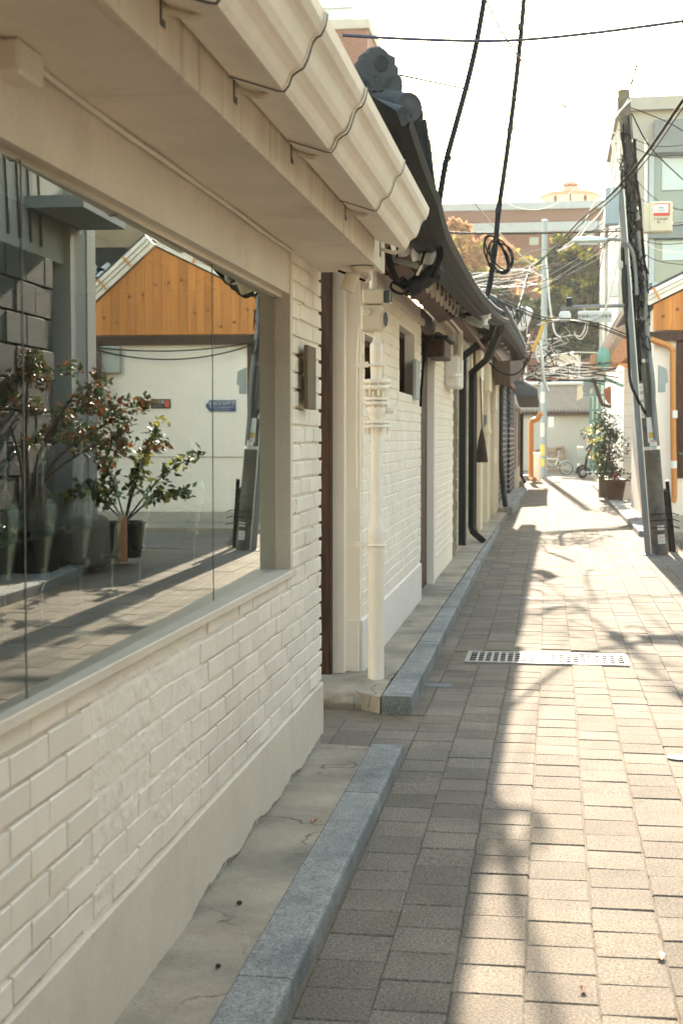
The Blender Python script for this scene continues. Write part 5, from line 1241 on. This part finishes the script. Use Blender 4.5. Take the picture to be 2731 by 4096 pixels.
# grey blue steel pole
sp2 = thing('steel_pole','blue grey steel pole with torn posters standing at the lane end','pole',(-.27,52,0))
a = atY(2177,884,52); z1 = a.z; MB().tube([(atY(2172,1905,52).x,52,0),(a.x,52,z1)],[.125,.10],14).build('shaft','blue_pole',sp2); MB().lathe([(.115,0),(.11,.05),(.02,.07)],(a.x,52,z1)).build('cap','galv',sp2)
for (y,h,m) in ((1720,.5,'sticker'),(1800,.4,'sign_yellow'),(1850,.3,'sign_yellow'),(1590,.4,'sticker')):
    c_ = atY(2170,y,52); b = MB(); b.grid(lambda u,v: (atY(2173,y,52).x+.13*math.sin(-1.1+u*1.4),52-.13*math.cos(-1.1+u*1.4),c_.z+h*(v-.5)),6,1); b.build('poster',m,sp2)
c_ = atY(2192,1690,52); MB().cham((c_.x,51.8,c_.z-.2),(c_.x+.2,51.95,c_.z+.2),.02).build('meter_box','galv',sp2)
for y in (1100,1230): c_ = atY(2174,y,52); MB().tube([c_-Vector((0,0,.04)),c_+Vector((0,0,.04))],.128,12).build('steel_band','blue_pole',sp2)
# pallets
pl = thing('wooden_pallet','weathered wooden pallet leaning on the white end wall','pallet',(.25,62,0))
for k in range(7):
    A0, A1 = atY(2180,1800+k*17,62.6-k*.12), atY(2256+k*2,1788+k*18,62.6-k*.12); b = MB(); b.obox((A0+A1)/2,(A1-A0,(0,1,0),(A1-A0).cross(Vector((0,1,0)))),((A1-A0).length,.03,.11)); b.build('slat','pallet_wood',pl)
for x in (2190,2222,2252): MB().tube([atY(x,1790,62.75),atY(x+8,1905,61.9)],.045,4,smooth=False).build('stringer','pallet_wood',pl)
pl = thing('wooden_pallet','second wooden pallet standing left of the blue grey pole','pallet',(-.7,61,0))
for k in range(7): A0, A1 = atY(2140+k*2,1803+k*14,61.6), atY(2166+k*2,1800+k*15,61.8); b = MB(); b.obox((A0+A1)/2,(A1-A0,(0,1,0),(A1-A0).cross(Vector((0,1,0)))),((A1-A0).length,.03,.10)); b.build('slat','pallet_wood',pl)
MB().tube([atY(2139,1800,61.6),atY(2152,1905,61.0)],.05,4,smooth=False).build('stringer','orange_pipe',pl)
# bicycle
bk = thing('bicycle','small wheeled silver bicycle leaning on the pallet','bicycle',(.1,56.5,0))
YB = 56.5; wc = [Vector((.62,YB,.25)),Vector((-.42,YB,.25))]
for c_ in wc:
    w_ = MB().tube([c_+Vector((.245*math.cos(t),0,.245*math.sin(t))) for t in [k*math.pi/14 for k in range(28)]],.022,6,closed=True).build('tyre','rubber_tyre',bk)
    MB().tube([c_+Vector((.215*math.cos(t),0,.215*math.sin(t))) for t in [k*math.pi/14 for k in range(28)]],.012,6,closed=True).build('rim','galv',bk)
    sp_ = MB()
    for k in range(8): t = k*math.pi/8; sp_.tube([c_+Vector((.21*math.cos(t),0,.21*math.sin(t))),c_-Vector((.21*math.cos(t),0,.21*math.sin(t)))],.004,4)
    stuff(sp_.build('spokes','galv',bk))
for (a,c_,r) in (((.30,.62),(.18,.28),.022),((.18,.28),(.62,.25),.016),((.30,.60),(.62,.25),.014),((.30,.60),(-.30,.62),.026),((-.30,.72),(-.42,.25),.022),((.18,.28),(-.26,.55),.02)):
    MB().tube([(a[0],YB,a[1]),(c_[0],YB,c_[1])],r,8).build('frame_tube','galv',bk)
MB().tube([(.30,YB,.6),(.34,YB,.98)],.014,6).build('seat_post','galv',bk); MB().cham((.24,YB-.06,.97),(.48,YB+.06,1.02),.02).build('saddle','rubber_tyre',bk)
MB().tube([(-.30,YB,.7),(-.27,YB,1.0),(-.27,YB-.25,1.02)],.014,6).build('handlebar','galv',bk); MB().lathe([(.09,-.01),(.09,.01)],(.18,YB-.04,.28),axis=(0,1,0)).build('chainring','steel',bk)
MB().tube(spline([wc[0]+Vector((.28*math.cos(t),0,.28*math.sin(t))) for t in (2.6,1.9,1.2,.5)],4),.02,6).build('mudguard','galv',bk)
# mobility scooter
ms = thing('mobility_scooter','dark mobility scooter with front basket parked by the glasshouse','scooter',(1.3,52,0))
q = lambda x,y,Y=51.5: atY(x,y,Y)
def wheel(c_, r):
    w_ = MB().lathe([(r*.55,-.05),(r*.93,-.055),(r,-.03),(r,.03),(r*.93,.055),(r*.55,.05)],c_,axis=(-.5,1,0),seg=20).build('wheel','rubber_tyre',ms)
    MB().lathe([(r*.54,-.052),(r*.5,-.058),(r*.2,-.062)],c_,axis=(-.5,1,0),seg=16).build('hub','galv',w_)
fw0 = q(2328,1892); wheel(Vector((fw0.x,51.5,.19)),.19); wheel(Vector((fw0.x+.85,52.2,.15)),.15); wheel(Vector((fw0.x+.85,51.7,.15)),.15)
MB().tube(spline([Vector((fw0.x-.22,51.5,.16)),Vector((fw0.x-.15,51.5,.38)),Vector((fw0.x+.05,51.5,.44)),Vector((fw0.x+.22,51.5,.30)),Vector((fw0.x+.28,51.6,.15))],4),.045,8).build('mudguard','black_plastic',ms)
MB().tube([q(2338,1875),q(2345,1830),q(2362,1795),q(2368,1775)],[.06,.05,.04,.03],8).build('steering_column','black_plastic',ms)
MB().cham(q(2335,1886)-Vector((0,.3,0)),q(2400,1893)+Vector((0,.5,.02)),.02).build('deck','galv',ms)
A, B = q(2308,1795), q(2340,1825); b = MB(); b.prism([A,Vector((B.x,A.y,A.z)),Vector((B.x-.04,B.y,B.z)),Vector((A.x+.04,B.y,B.z))],(0,.3,0)); b.build('basket','grey_plastic',ms)
MB().cham(A+Vector((-.02,-.02,0)),Vector((B.x-.05,A.y+.32,A.z+.09)),.03).build('basket_cover','white_plastic',ms)
MB().tube([q(2340,1800),q(2350,1790),q(2372,1762)],.03,8).build('handlebar','black_plastic',ms); MB().lathe([(.02,-.02),(.09,0),(.085,.02)],q(2365,1765)+Vector((0,-.1,.08)),axis=(0,1,.1)).build('mirror','black_plastic',ms)
MB().lathe([(.05,0),(.06,.05),(.03,.08)],q(2315,1860),axis=(-.5,-1,0)).build('headlight','porcelain',ms); MB().lathe([(.02,0),(.03,.03)],q(2348,1803),axis=(0,-1,0)).build('indicator','ink_red',ms)
MB().cham((fw0.x+.72,51.75,.35),(fw0.x+1.1,52.2,.85),.05).build('seat','black_plastic',ms)

# ================================================================== BACKGROUND BUILDINGS AND TREES
def mat_brick(name, c1, c2, mortar, bw, bh):
    m = bpy.data.materials.new(name); m.use_nodes = True; M[name] = m; N = m.node_tree.nodes; L = m.node_tree.links; p = N['Principled BSDF']
    g = N.new('ShaderNodeNewGeometry'); s = N.new('ShaderNodeSeparateXYZ'); cb = N.new('ShaderNodeCombineXYZ'); ad = N.new('ShaderNodeMath'); ad.operation = 'ADD'
    L.new(g.outputs['Position'], s.inputs[0]); L.new(s.outputs[0], ad.inputs[0]); L.new(s.outputs[1], ad.inputs[1]); L.new(ad.outputs[0], cb.inputs[0]); L.new(s.outputs[2], cb.inputs[1])
    t = N.new('ShaderNodeTexBrick'); t.inputs['Scale'].default_value = 1.0; t.inputs['Brick Width'].default_value = bw; t.inputs['Row Height'].default_value = bh; t.inputs['Mortar Size'].default_value = bh*.14
    t.inputs['Color1'].default_value = (*c1,1); t.inputs['Color2'].default_value = (*c2,1); t.inputs['Mortar'].default_value = (*mortar,1)
    L.new(cb.outputs[0], t.inputs['Vector']); L.new(t.outputs['Color'], p.inputs['Base Color']); p.inputs['Roughness'].default_value = .9
mat_brick('brick_face', (.15,.048,.028), (.105,.032,.02), (.15,.08,.056), .42, .15)
mat_brick('soldier_brick', (.155,.05,.03), (.105,.032,.02), (.15,.08,.056), .15, 1.1)
YB_ = 112.0
q = lambda x,y: atY(x,y,YB_)
bb = thing('brick_building','long red brick building with grey coping behind the autumn trees','building',(q(2100,1745).x,YB_,0))
xl, xr = q(1690,900).x, q(2445,900).x
zt_, zc, z2, z3 = q(2000,812).z, q(2000,842).z, q(2000,895).z, q(2000,930).z
MB().box((xl,YB_,0),(xr,YB_+14,z3)).build('wall','brick_face',bb); MB().box((xl-.02,YB_-.05,z2+.02),(xr+.02,YB_+14.05,zc-.9)).build('upper_wall','brick_face',bb)
MB().box((xl-.02,YB_-.08,zc-.9),(xr+.02,YB_+14.05,zc)).build('soldier_course','soldier_brick',bb)
MB().box((xl-.1,YB_-.3,zc),(xr+.1,YB_+14.1,zt_)).build('coping','blue_pole',bb); MB().box((xl-.1,YB_-.3,z3),(xr+.1,YB_+.2,z2+.02)).build('string_course','blue_pole',bb)
for (x,y) in ((2135,965),(2355,935),(2280,1035),(2050,1060)): a = q(x,y); MB().box((a.x-.35,YB_-.06,a.z-.3),(a.x+.35,YB_+.02,a.z+.3)).build('vent','window_glass',bb)
for (x,y) in ((1850,1010),(1990,1010),(2120,1010),(2400,1010)): a = q(x,y); MB().box((a.x-.9,YB_-.07,a.z-.5),(a.x+.9,YB_-.03,a.z+.4)).build('brick_panel','soldier_brick',bb)
rp_ = thing('roof_parasol','orange patio parasol on the brick building roof','parasol',tuple(q(2275,800)+Vector((0,5,0))))
b = MB(); c_ = atY(2280,738,118); r_ = atY(2400,790,118).x-c_.x
V = [(c_.x,118,c_.z)]+[(c_.x+r_*math.cos(k*math.pi/4),118+r_*math.sin(k*math.pi/4),c_.z-.85) for k in range(8)]+[(c_.x+r_*math.cos(k*math.pi/4),118+r_*math.sin(k*math.pi/4),c_.z-1.15) for k in range(8)]
b.add(V,[(0,1+k,1+(k+1)%8) for k in range(8)]+[(1+k,9+k,9+(k+1)%8,1+(k+1)%8) for k in range(8)]); b.build('canopy','parasol',rp_)
MB().lathe([(.7,0),(.6,.2),(.05,.4)],(c_.x,118,c_.z-.1),seg=8).build('vent_cap','parasol',rp_); MB().tube([(c_.x,118,c_.z-.2),(c_.x,118,zt_-.5)],.08,8).build('mast','steel',rp_)
for s_ in (-1,1): MB().tube([(c_.x+s_*1.2,118,c_.z-.9),(c_.x+s_*1.2,118,zt_-.5)],.14,8).build('leg','steel',rp_)
q = lambda x,y: atY(x,y,92)
tb = thing('brick_tower','tall pink brick building with glass rail above the shop gutter','building',(q(1400,1745).x,92,0))
x0, x1, zt_ = q(1150,150).x, q(1468,150).x, q(1468,76).z
MB().box((x0,92,0),(x1,104,zt_-.6)).build('wall','brick_face',tb); MB().box((x0-.1,91.8,zt_-.6),(x1+.15,104.2,zt_)).build('coping','concrete_grey',tb)
MB().box((x0,93,zt_),(q(1400,40).x,93.1,q(1400,14).z)).build('glass_rail','green_glass',tb); MB().box((x0,92.9,q(1400,14).z),(q(1402,40).x,93.2,q(1400,14).z+.12)).build('rail','blue_pole',tb)
# trees in front of the brick building
def px_blob(x,y,Y,rx,rz): p = atY(x,y,Y); s = Y/FPX; return (p.x,p.y,p.z,rx*s,rx*s*.9,rz*s)
Y1 = 84
crown_tree('autumn_tree','tan leaved autumn tree before the brick building, at the left',tuple(atY(1900,1745,Y1).xy)+(0,),13,[px_blob(x,y,Y1,r,r*.8) for x,y,r in ((1825,930,55),(1885,1030,70),(1960,985,42),(1960,1080,60),(1850,1110,60))],3400,.42,(('leaf_tan',.85),('leaf_yellow',.15)),21,'trees before the brick building',.22)
crown_tree('autumn_tree','tan leaved autumn tree before the brick building, behind the coiled cable',tuple(atY(2080,1745,Y1).xy)+(0,),12,[px_blob(x,y,Y1+2,r,r*.8) for x,y,r in ((2040,1020,40),(2090,1080,50),(2030,1140,50),(2040,1240,45))],2200,.42,(('leaf_tan',.75),('leaf_yellow',.25)),22,'trees before the brick building',.2)
crown_tree('green_tree','green tree turning yellow behind the steel pole',tuple(atY(2260,1745,78).xy)+(0,),12,[px_blob(x,y,78,r,r*.9) for x,y,r in ((2235,960,38),(2200,1040,45),(2300,1010,55),(2280,1110,75),(2230,1180,70),(2330,1180,70))],6500,.34,(('leaf_dark',.5),('leaf_green',.2),('leaf_yellow',.3)),23,'trees before the brick building',.2)
crown_tree('green_tree','dark conifer like tree right of the steel pole',tuple(atY(2370,1745,76).xy)+(0,),11,[px_blob(x,y,76,r,r) for x,y,r in ((2350,1040,50),(2380,1110,65),(2340,1200,70),(2400,1220,70),(2370,1310,80))],6500,.32,(('leaf_dark',.62),('leaf_green',.2),('leaf_yellow',.18)),24,'trees before the brick building',.2)
crown_tree('green_tree','dark leafy tree low over the corrugated roof',tuple(atY(2190,1745,75).xy)+(0,),8,[px_blob(x,y,75,r,r*.8) for x,y,r in ((2120,1250,75),(2200,1290,80),(2280,1310,80),(2350,1370,70),(2230,1390,70),(2090,1340,60))],7000,.3,(('leaf_dark',.8),('leaf_green',.15),('leaf_yellow',.05)),25,'trees before the brick building',.2)
crown_tree('green_tree','blue green tree behind the left eaves',tuple(atY(1960,1745,77).xy)+(0,),9,[px_blob(x,y,77,r,r*.8) for x,y,r in ((1930,1130,50),(1990,1180,70),(2040,1200,60),(1900,1200,60),(2000,1280,80))],4200,.3,(('leaf_dark',.7),('leaf_green',.2),('leaf_tan',.1)),26,'trees before the brick building',.2)

# ================================================================== OVERHEAD CABLES
def W3(*pts): return [atY(x,y,Y) for x,y,Y in pts]
cable('hanging_cable','thick black cable dropping from the sky to the shop eave corner',W3((1948,-80,8.4),(1935,0,8.3),(1905,170,8.1),(1868,330,7.9),(1822,500,7.65),(1782,650,7.45),(1757,800,7.3),(1748,880,7.25),(1752,960,7.2),(1757,1020,7.2),(1745,1070,7.25),(1728,1105,7.3)),.016)
cable('hanging_cable','thinner black cable tied along the thick cable at the eave corner',W3((1752,820,7.2),(1738,870,7.2),(1742,930,7.15),(1768,1010,7.15),(1752,1060,7.2),(1735,1100,7.28)),.008)
for k,(x,y) in enumerate(((1790,632),(1756,842))): p = atY(x,y,7.4-.1*k); tag(MB().lathe([(.018,-.012),(.019,.012)],p,axis=(.25,0,1),seg=10).build('cable_tie','black_plastic'),('upper black tie on the thick hanging cable','lower black tie on the thick hanging cable')[k],'tie')
cable('hanging_cable','second thick black cable dropping to the insulators under the eave',W3((2100,-80,14.6),(2094,0,14.4),(2082,140,14.2),(2062,330,14),(2036,540,13.8),(2008,740,13.5),(1992,850,13.4),(1982,960,13.3),(1970,1060,13.2),(1955,1150,13.1),(1940,1195,13),(1900,1240,12.9),(1860,1262,12.6),(1820,1258,12.2)),.025)
for k,(x,y,Y) in enumerate(((2081,108,14.2),(2039,518,13.8),(1992,842,13.4))): tag(MB().lathe([(.028,-.03),(.03,0),(.028,.03)],atY(x,y,Y),axis=(.12,0,1),seg=10).build('cable_tie','black_plastic'),('highest black tie on the second hanging cable','middle black tie on the second hanging cable','lowest black tie on the second hanging cable')[k],'tie')
co = thing('cable_coil','coil of black cable hanging on the second hanging cable','cable coil',tuple(atY(1985,1020,13.2)))
for k in range(5):
    c0 = atY(1985+k*5-6*(k%2),1012+k*5,13.15-.02*k); e1 = (atY(1945+k*3,945+k*4,13.15)-atY(1985,1012,13.15)); e2 = (atY(2008,990,13.15)-atY(1985,1012,13.15))*(.9+.18*((k*7)%5))
    MB().tube([c0+e1*((1.0+.06*math.sin(k*2.3))*math.cos(t))+e2*(math.sin(t)+.10*math.sin(2*t+k))+Vector((0,.02*math.sin(3*t+k),0)) for t in [j*math.pi/14 for j in range(28)]],.0075,6,closed=True).build('turn','black_rubber',co)
ins = thing('insulator_rack','grey steel rack with three white porcelain insulators under the eave','insulators',tuple(atY(1930,1290,12.6)))
A, B = atY(1865,1262,12.4), atY(1955,1298,12.8); b = MB(); b.prism([A,B,B+Vector((0,0,-.045)),A+Vector((0,0,-.03))],(.0,.05,0)); b.build('angle_iron','steel',ins)
for (x,y) in ((1930,1248),(1950,1254),(1938,1278)): MB().lathe([(.02,0),(.032,.01),(.022,.03),(.034,.05),(.022,.07),(.03,.085),(.015,.1)],atY(x,y,12.5)+Vector((0,0,-.05)),seg=14).build('insulator','porcelain',ins)
cable('span_cable','long blue black cable crossing the sky near the top',[atY(1368,140,7.9),atY(1560,152,7.95),atY(1870,163,8.0),atY(2100,158,8.1),atY(2400,128,8.2),atY(2760,80,8.3)],.009,'blue_cable')
cable('span_wire','thin grey wire falling across the sky from top centre to the right',W3((1925,-40,11),(1985,90,11.5),(2060,210,12),(2150,320,13),(2250,420,14),(2330,480,15)),.007,'grey_cable')
cable('span_wire','pale wire from the ornament roof to the pole top',W3((1600,300,9),(1900,362,12),(2200,415,15),(2440,447,18.3)),.007,'grey_cable')
cable('span_wire','pale diagonal wire from the left eave to the trees',W3((1730,610,9),(1880,790,12),(2040,980,17),(2160,1090,24)),.006,'white_cable')
for k,(x0,x1,lab) in enumerate(((2620,2560,'left thin guy wire rising from the pole top'),(2648,2562,'middle thin guy wire rising from the pole top'),(2760,2580,'right thin guy wire rising from the pole top'))):
    cable('guy_wire',lab,W3((2515,355,18.4),(x1,200+k*20,17),(x0,-30 if k < 2 else 60,15.5)),.007,'grey_cable',cat='wire')
for k,(dx,dy,r,lab) in enumerate(((0,0,.010,'thick black bundle cable descending from upper right past the pole'),(-12,10,.007,'second black cable of the bundle descending past the pole'),(10,12,.006,'third black cable of the bundle descending past the pole'))):
    cable('bundle_cable',lab,W3((2790+dx,330+dy,11),(2731+dx,400+dy,11.5),(2640+dx,535+dy,13),(2560+dx,645+dy,14.5),(2440+dx,780+dy,16),(2330+dx*.8,870+dy,18),(2220+dx*.5,985+dy*.6,21),(2120,1075+dy*.4,24),(2060,1110+dy,26),(1900,1140+dy,28)),r)
for k,(y0,y1,lab) in enumerate(((932,925,'upper dark horizontal cable over the trees'),(936,915,'lower dark horizontal cable over the trees'))):
    cable('span_cable',lab,W3((1700,925+k*4,24),(1900,y0,25),(2180,y0-2,26),(2460,y1,27),(2760,y1-30,27)),.014-.004*k,'grey_cable' if k else 'black_rubber')
for k,(dy,r) in enumerate(((0,.007),(10,.006),(16,.006))):
    cable('low_cable','black low cable sagging from the left eave to the pole, strand %s of three' % ('top','middle','lowest')[k] if False else ('top strand','middle strand','lowest strand')[k]+' of the black low cable sagging to the pole',W3((1990,1190+dy,15),(2080,1232+dy,16),(2180,1270+dy,17),(2290,1275+dy,17.6),(2400,1298+dy,18),(2520,1345+dy,18.3)),r)
rw = random.Random(17)
# fans of thin wires: nothing tells the single ones apart
G1 = 'thin wires fanning from the pole to the left eaves'
for k in range(11):
    y0 = rw.uniform(820,1000); y1 = rw.uniform(1040,1200); x1 = rw.uniform(1860,2000)
    cable('thin_wire','thin wire fanning from the pole toward the left eaves',W3((2470,y0,18.3),(2330,y0+(y1-y0)*.38+rw.uniform(0,40),18.8),(2150,y0+(y1-y0)*.75+rw.uniform(0,40),20),(x1,y1,22)),rw.choice((.003,.0035,.0045)),rw.choice(('grey_cable','white_cable','black_rubber','white_cable')),'wire',G1,seg=5,n=4)
G2 = 'thin dark wires dropping steeply beside the pole'
for k in range(9):
    x0 = rw.uniform(2400,2500); x1 = rw.uniform(2285,2420)
    cable('thin_wire','thin dark wire dropping steeply beside the pole',W3((x0,700+rw.uniform(-120,80),18.3),((x0+x1)/2+12,1000,19),(x1,1330+rw.uniform(-60,60),21)),.003,'grey_cable' if k % 3 else 'black_rubber','wire',G2,seg=5,n=4)
G3 = 'thin wires right of the pole before the concrete building'
for k in range(8):
    y0 = rw.uniform(470,1000); y1 = y0+rw.uniform(-40,160)
    cable('thin_wire','thin wire running right from the pole past the concrete building',W3((2530,y0,18.4),(2630,(y0+y1)/2+20,19),(2780,y1,20)),.005,rw.choice(('grey_cable','white_cable','black_rubber')),'wire',G3,seg=5,n=4)
cable('span_cable','black cable from the pole top to the concrete building',W3((2525,455,18.4),(2600,590,19),(2731,720,21),(2800,780,22)),.009)
cable('span_cable','thin black cable from the pole top going right',W3((2520,430,18.4),(2600,460,18.5),(2690,500,19),(2780,560,19)),.006)
# white cables
wc_ = [('wide white cable falling from the pole top to the lamp head',((2450,560,18.2),(2460,640,18.2),(2445,760,18.2),(2400,850,18.25),(2350,905,18.3),(2290,975,18.4),(2230,1005,18.6)),.016),
 ('white cable bent over the street lamp head',((2415,690,18.2),(2390,780,18.2),(2345,870,18.2),(2335,905,18.2),(2290,960,18.25),(2250,990,18.4)),.012),
 ('long white cable hanging from the lamp arm past the camera',((2480,965,18.1),(2465,1060,18.1),(2440,1170,18.1),(2420,1230,18.1),(2395,1265,18.1),(2330,1285,18.15),(2240,1278,18.4),(2150,1300,19)),.014),
 ('white cable hooked at the pole top left side',((2520,400,18.3),(2480,440,18.2),(2430,490,18.15),(2440,520,18.2),(2470,560,18.25),(2455,700,18.2)),.013),
 ('second white cable hooked at the pole top left side',((2512,395,18.3),(2460,470,18.2),(2432,500,18.15),(2448,600,18.2),(2440,680,18.2)),.010),
 ('white cable hanging down along the far steel pole',((2180,1020,24),(2187,1080,24),(2195,1190,24),(2205,1270,24),(2218,1330,24),(2242,1352,24)),.022),
 ('short white cable loop below the warning sign',((2345,1270,18.2),(2335,1320,18.2),(2318,1345,18.2),(2300,1340,18.2)),.012),
 ('longer white cable loop below the warning sign',((2352,1275,18.2),(2345,1325,18.2),(2325,1355,18.2),(2305,1350,18.2),(2295,1325,18.2)),.009),
 ('sagging white wire over the brick building',((1985,790,24),(2070,830,24),(2150,838,24),(2230,810,24),(2300,750,24)),.008)]
for lab,pts,r in wc_: cable('white_cable',lab,W3(*pts),r*.75,'white_cable')
cable('oval_cable','oval white cable loop left of the far steel pole',W3((1890,1110,22),(1990,1085,22),(2100,1082,22),(2165,1105,22),(2172,1128,22),(2140,1138,22),(2060,1120,22)),.013,'white_cable')
for k in range(4): cable('eave_wire','white wire running from the left eave into the oval loop',W3((1885,1095+k*17,21),(1960,1088+k*14,21.5),(2060,1085+k*12,22),(2170,1035+k*22,23)),.007,'white_cable','wire','white wires from the left eave',seg=5)
# mess of cables at the end of the lane
G4 = 'bundled cables crossing low at the end of the lane'
for k in range(26):
    y = 1478+rw.gauss(14,13); dy = rw.uniform(-14,14); x0 = rw.uniform(2085,2160)
    cable('bundled_cable','bundled cable crossing low at the end of the lane',W3((x0,y+rw.uniform(-14,24),29),(2190,y+dy*.5,29.5),(2270,y+rw.uniform(-9,9),30),(2350,y-dy*.5,30.5),(2400+rw.uniform(0,90),y+rw.uniform(-24,20),31)),rw.choice((.008,.011,.015)),rw.choice(('white_cable','white_cable','grey_cable','black_rubber')),'cable',G4,seg=5,n=4)
G5 = 'tangled wires round the far steel pole'
for k in range(34):
    x = rw.uniform(2095,2260); y = rw.uniform(1290,1440)
    cable('tangled_wire','tangled wire hanging round the far steel pole',W3((x,y,28),(x+rw.uniform(-60,60),y+rw.uniform(10,60),28.3),(x+rw.uniform(-100,100),y+rw.uniform(20,120),28.6),(x+rw.uniform(-140,140),y+rw.uniform(-10,150),29)),rw.choice((.004,.006,.008,.012)),rw.choice(('white_cable','white_cable','grey_cable','grey_cable','black_rubber')),'wire',G5,seg=5,n=4)
for k,(pts,lab) in enumerate(((((2160,1360,28),(2163,1400,28),(2168,1450,28),(2172,1510,28),(2185,1550,28),(2192,1568,28)),'thick white conduit hanging in front of the far steel pole'),(((2150,1380,28),(2142,1420,28),(2155,1450,28)),'short bent white conduit left of the far steel pole'),(((2300,1430,29),(2318,1448,29),(2320,1462,29),(2300,1463,29)),'hooked white conduit right of the far steel pole'))):
    cable('white_conduit',lab,W3(*pts),.03 if k == 0 else .022,'white_cable','conduit')
cable('loop_cable','arched white cable above the bundled cables',W3((2215,1490,29),(2213,1478,29),(2230,1473,29),(2255,1475,29),(2290,1490,29)),.024,'white_cable')
tag(MB().tube(W3((2178,1280,26),(2155,1345,26),(2126,1405,26)),.03,8).build('guy_sleeve','yellow_plastic'),'yellow plastic guy wire sleeve slanting beside the far steel pole','sleeve')
cable('guy_wire','dark guy wire continuing the yellow sleeve to the eave',W3((2182,1268,26),(2126,1405,26),(2085,1500,26)),.012,'black_rubber','wire')
# distribution gear hanging over the left eave corner
dg_ = thing('transformer_box','pale grey distribution boxes slung over the left eave corner','equipment',tuple(atY(2090,1270,24)))
b = MB(); P = [atY(x,y,24) for x,y in ((2102,1225),(2118,1238),(2112,1262),(2098,1300),(2078,1320),(2062,1312),(2085,1275))]; b.prism(P,(.05,.25,0)); b.build('case','white_plastic',dg_)
for (x,y,r) in ((2028,1258,.06),(2046,1255,.05),(2055,1240,.04),(2085,1235,.04),(2062,1285,.03)): MB().lathe([(r,-.06),(r*1.05,0),(r*.8,.05),(r*.3,.06)],atY(x,y,23.8),axis=(.1,-1,.2),seg=14).build('bushing','galv' if r > .045 else 'porcelain',dg_)
for k in range(7): MB().tube(spline(W3((2030+k*12,1225+rw.uniform(-10,10),23.7),(2045+k*9,1255+rw.uniform(-15,15),23.7),(2050+k*9,1290+rw.uniform(-10,20),23.7)),4),.009,5).build('lead','black_rubber',dg_)
b = MB(); b.tube(spline(W3((2120,1070,23),(2100,1130,22),(2088,1180,21),(2070,1240,20)),5),[.02]*15+[.012],7); tag(b.build('span_cable','black_rubber'),'short black cable from the bundle down to the distribution boxes','cable')
cable('eave_cable','black cable sweeping under the second dark eave',W3((2108,1430,20),(2085,1478,20),(2045,1500,20),(2000,1488,20),(1955,1450,20)),.012)

# ================================================================== LITTLE THINGS ON THE GROUND
rl = random.Random(6)
for k,(px,py,lab,m,s_) in enumerate(((1256,3284,'small orange brown leaf on the concrete strip','leaf_orange',.03),(957,3616,'dark pebble on the concrete strip near the kerb','pot_dark',.02),(873,3869,'small dark pebble low on the concrete strip','pot_dark',.018),(2640,3825,'dry tan leaf lying on the sunlit paving','leaf_tan',.035),(2330,3960,'small red leaf in a paving joint','leaf_red',.025),(2713,3030,'flattened white paper cup lid at the right edge','sign_white',.055))):
    z = .06 if px < 1400 else .004; p = atZ(px,py,z); b = MB()
    if m == 'pot_dark': b.lathe([(s_*.3,0),(s_*.5,s_*.2),(s_*.3,s_*.5)],p,seg=7)
    elif m == 'sign_white': b.lathe([(s_,0),(s_,.002),(s_*.8,.004)],p,seg=16)
    else: b.add([p+Vector((0,-s_,.002)),p+Vector((s_*.4,0,.008)),p+Vector((0,s_,.003)),p+Vector((-s_*.4,0,.010))],[(0,1,2,3)])
    tag(b.build('paper_lid' if m == 'sign_white' else ('pebble' if m == 'pot_dark' else 'fallen_leaf'),m),lab,'litter' if m == 'sign_white' else ('pebble' if m == 'pot_dark' else 'leaf'))
gs = MB()
for k in range(60): p = atZ(rl.uniform(2690,2731),rl.uniform(2170,2215),0); gs.tube([p,p+Vector((rl.uniform(-.04,.04),0,rl.uniform(.03,.12)))],.002,3)
tag(stuff(gs.build('weeds','leaf_green')),'thin weeds at the foot of the pole')
gs = MB(); p = atZ(1975,1925,.05); leaves(gs,p+Vector((0,0,.1)),(.18,.5,.14),160,.09,rl,shell=0); tag(stuff(gs.build('weeds','leaf_green')),'green weeds at the foot of the red brick house')
# thin air: hazy autumn light
b = MB().box((-60,-8,-1.2),(60,140,42)); hz = b.build('haze','white_paint')
hm = bpy.data.materials.new('haze'); hm.use_nodes = True; N = hm.node_tree.nodes; N.clear(); L = hm.node_tree.links
ho = N.new('ShaderNodeOutputMaterial'); hv = N.new('ShaderNodeVolumePrincipled'); hv.inputs['Density'].default_value = HAZE; hv.inputs['Color'].default_value = (1,.97,.92,1); hv.inputs['Anisotropy'].default_value = .35
L.new(hv.outputs[0], ho.inputs['Volume']); hz.data.materials.clear(); hz.data.materials.append(hm); tag(hz, 'thin pale haze filling the lane', kind='stuff')
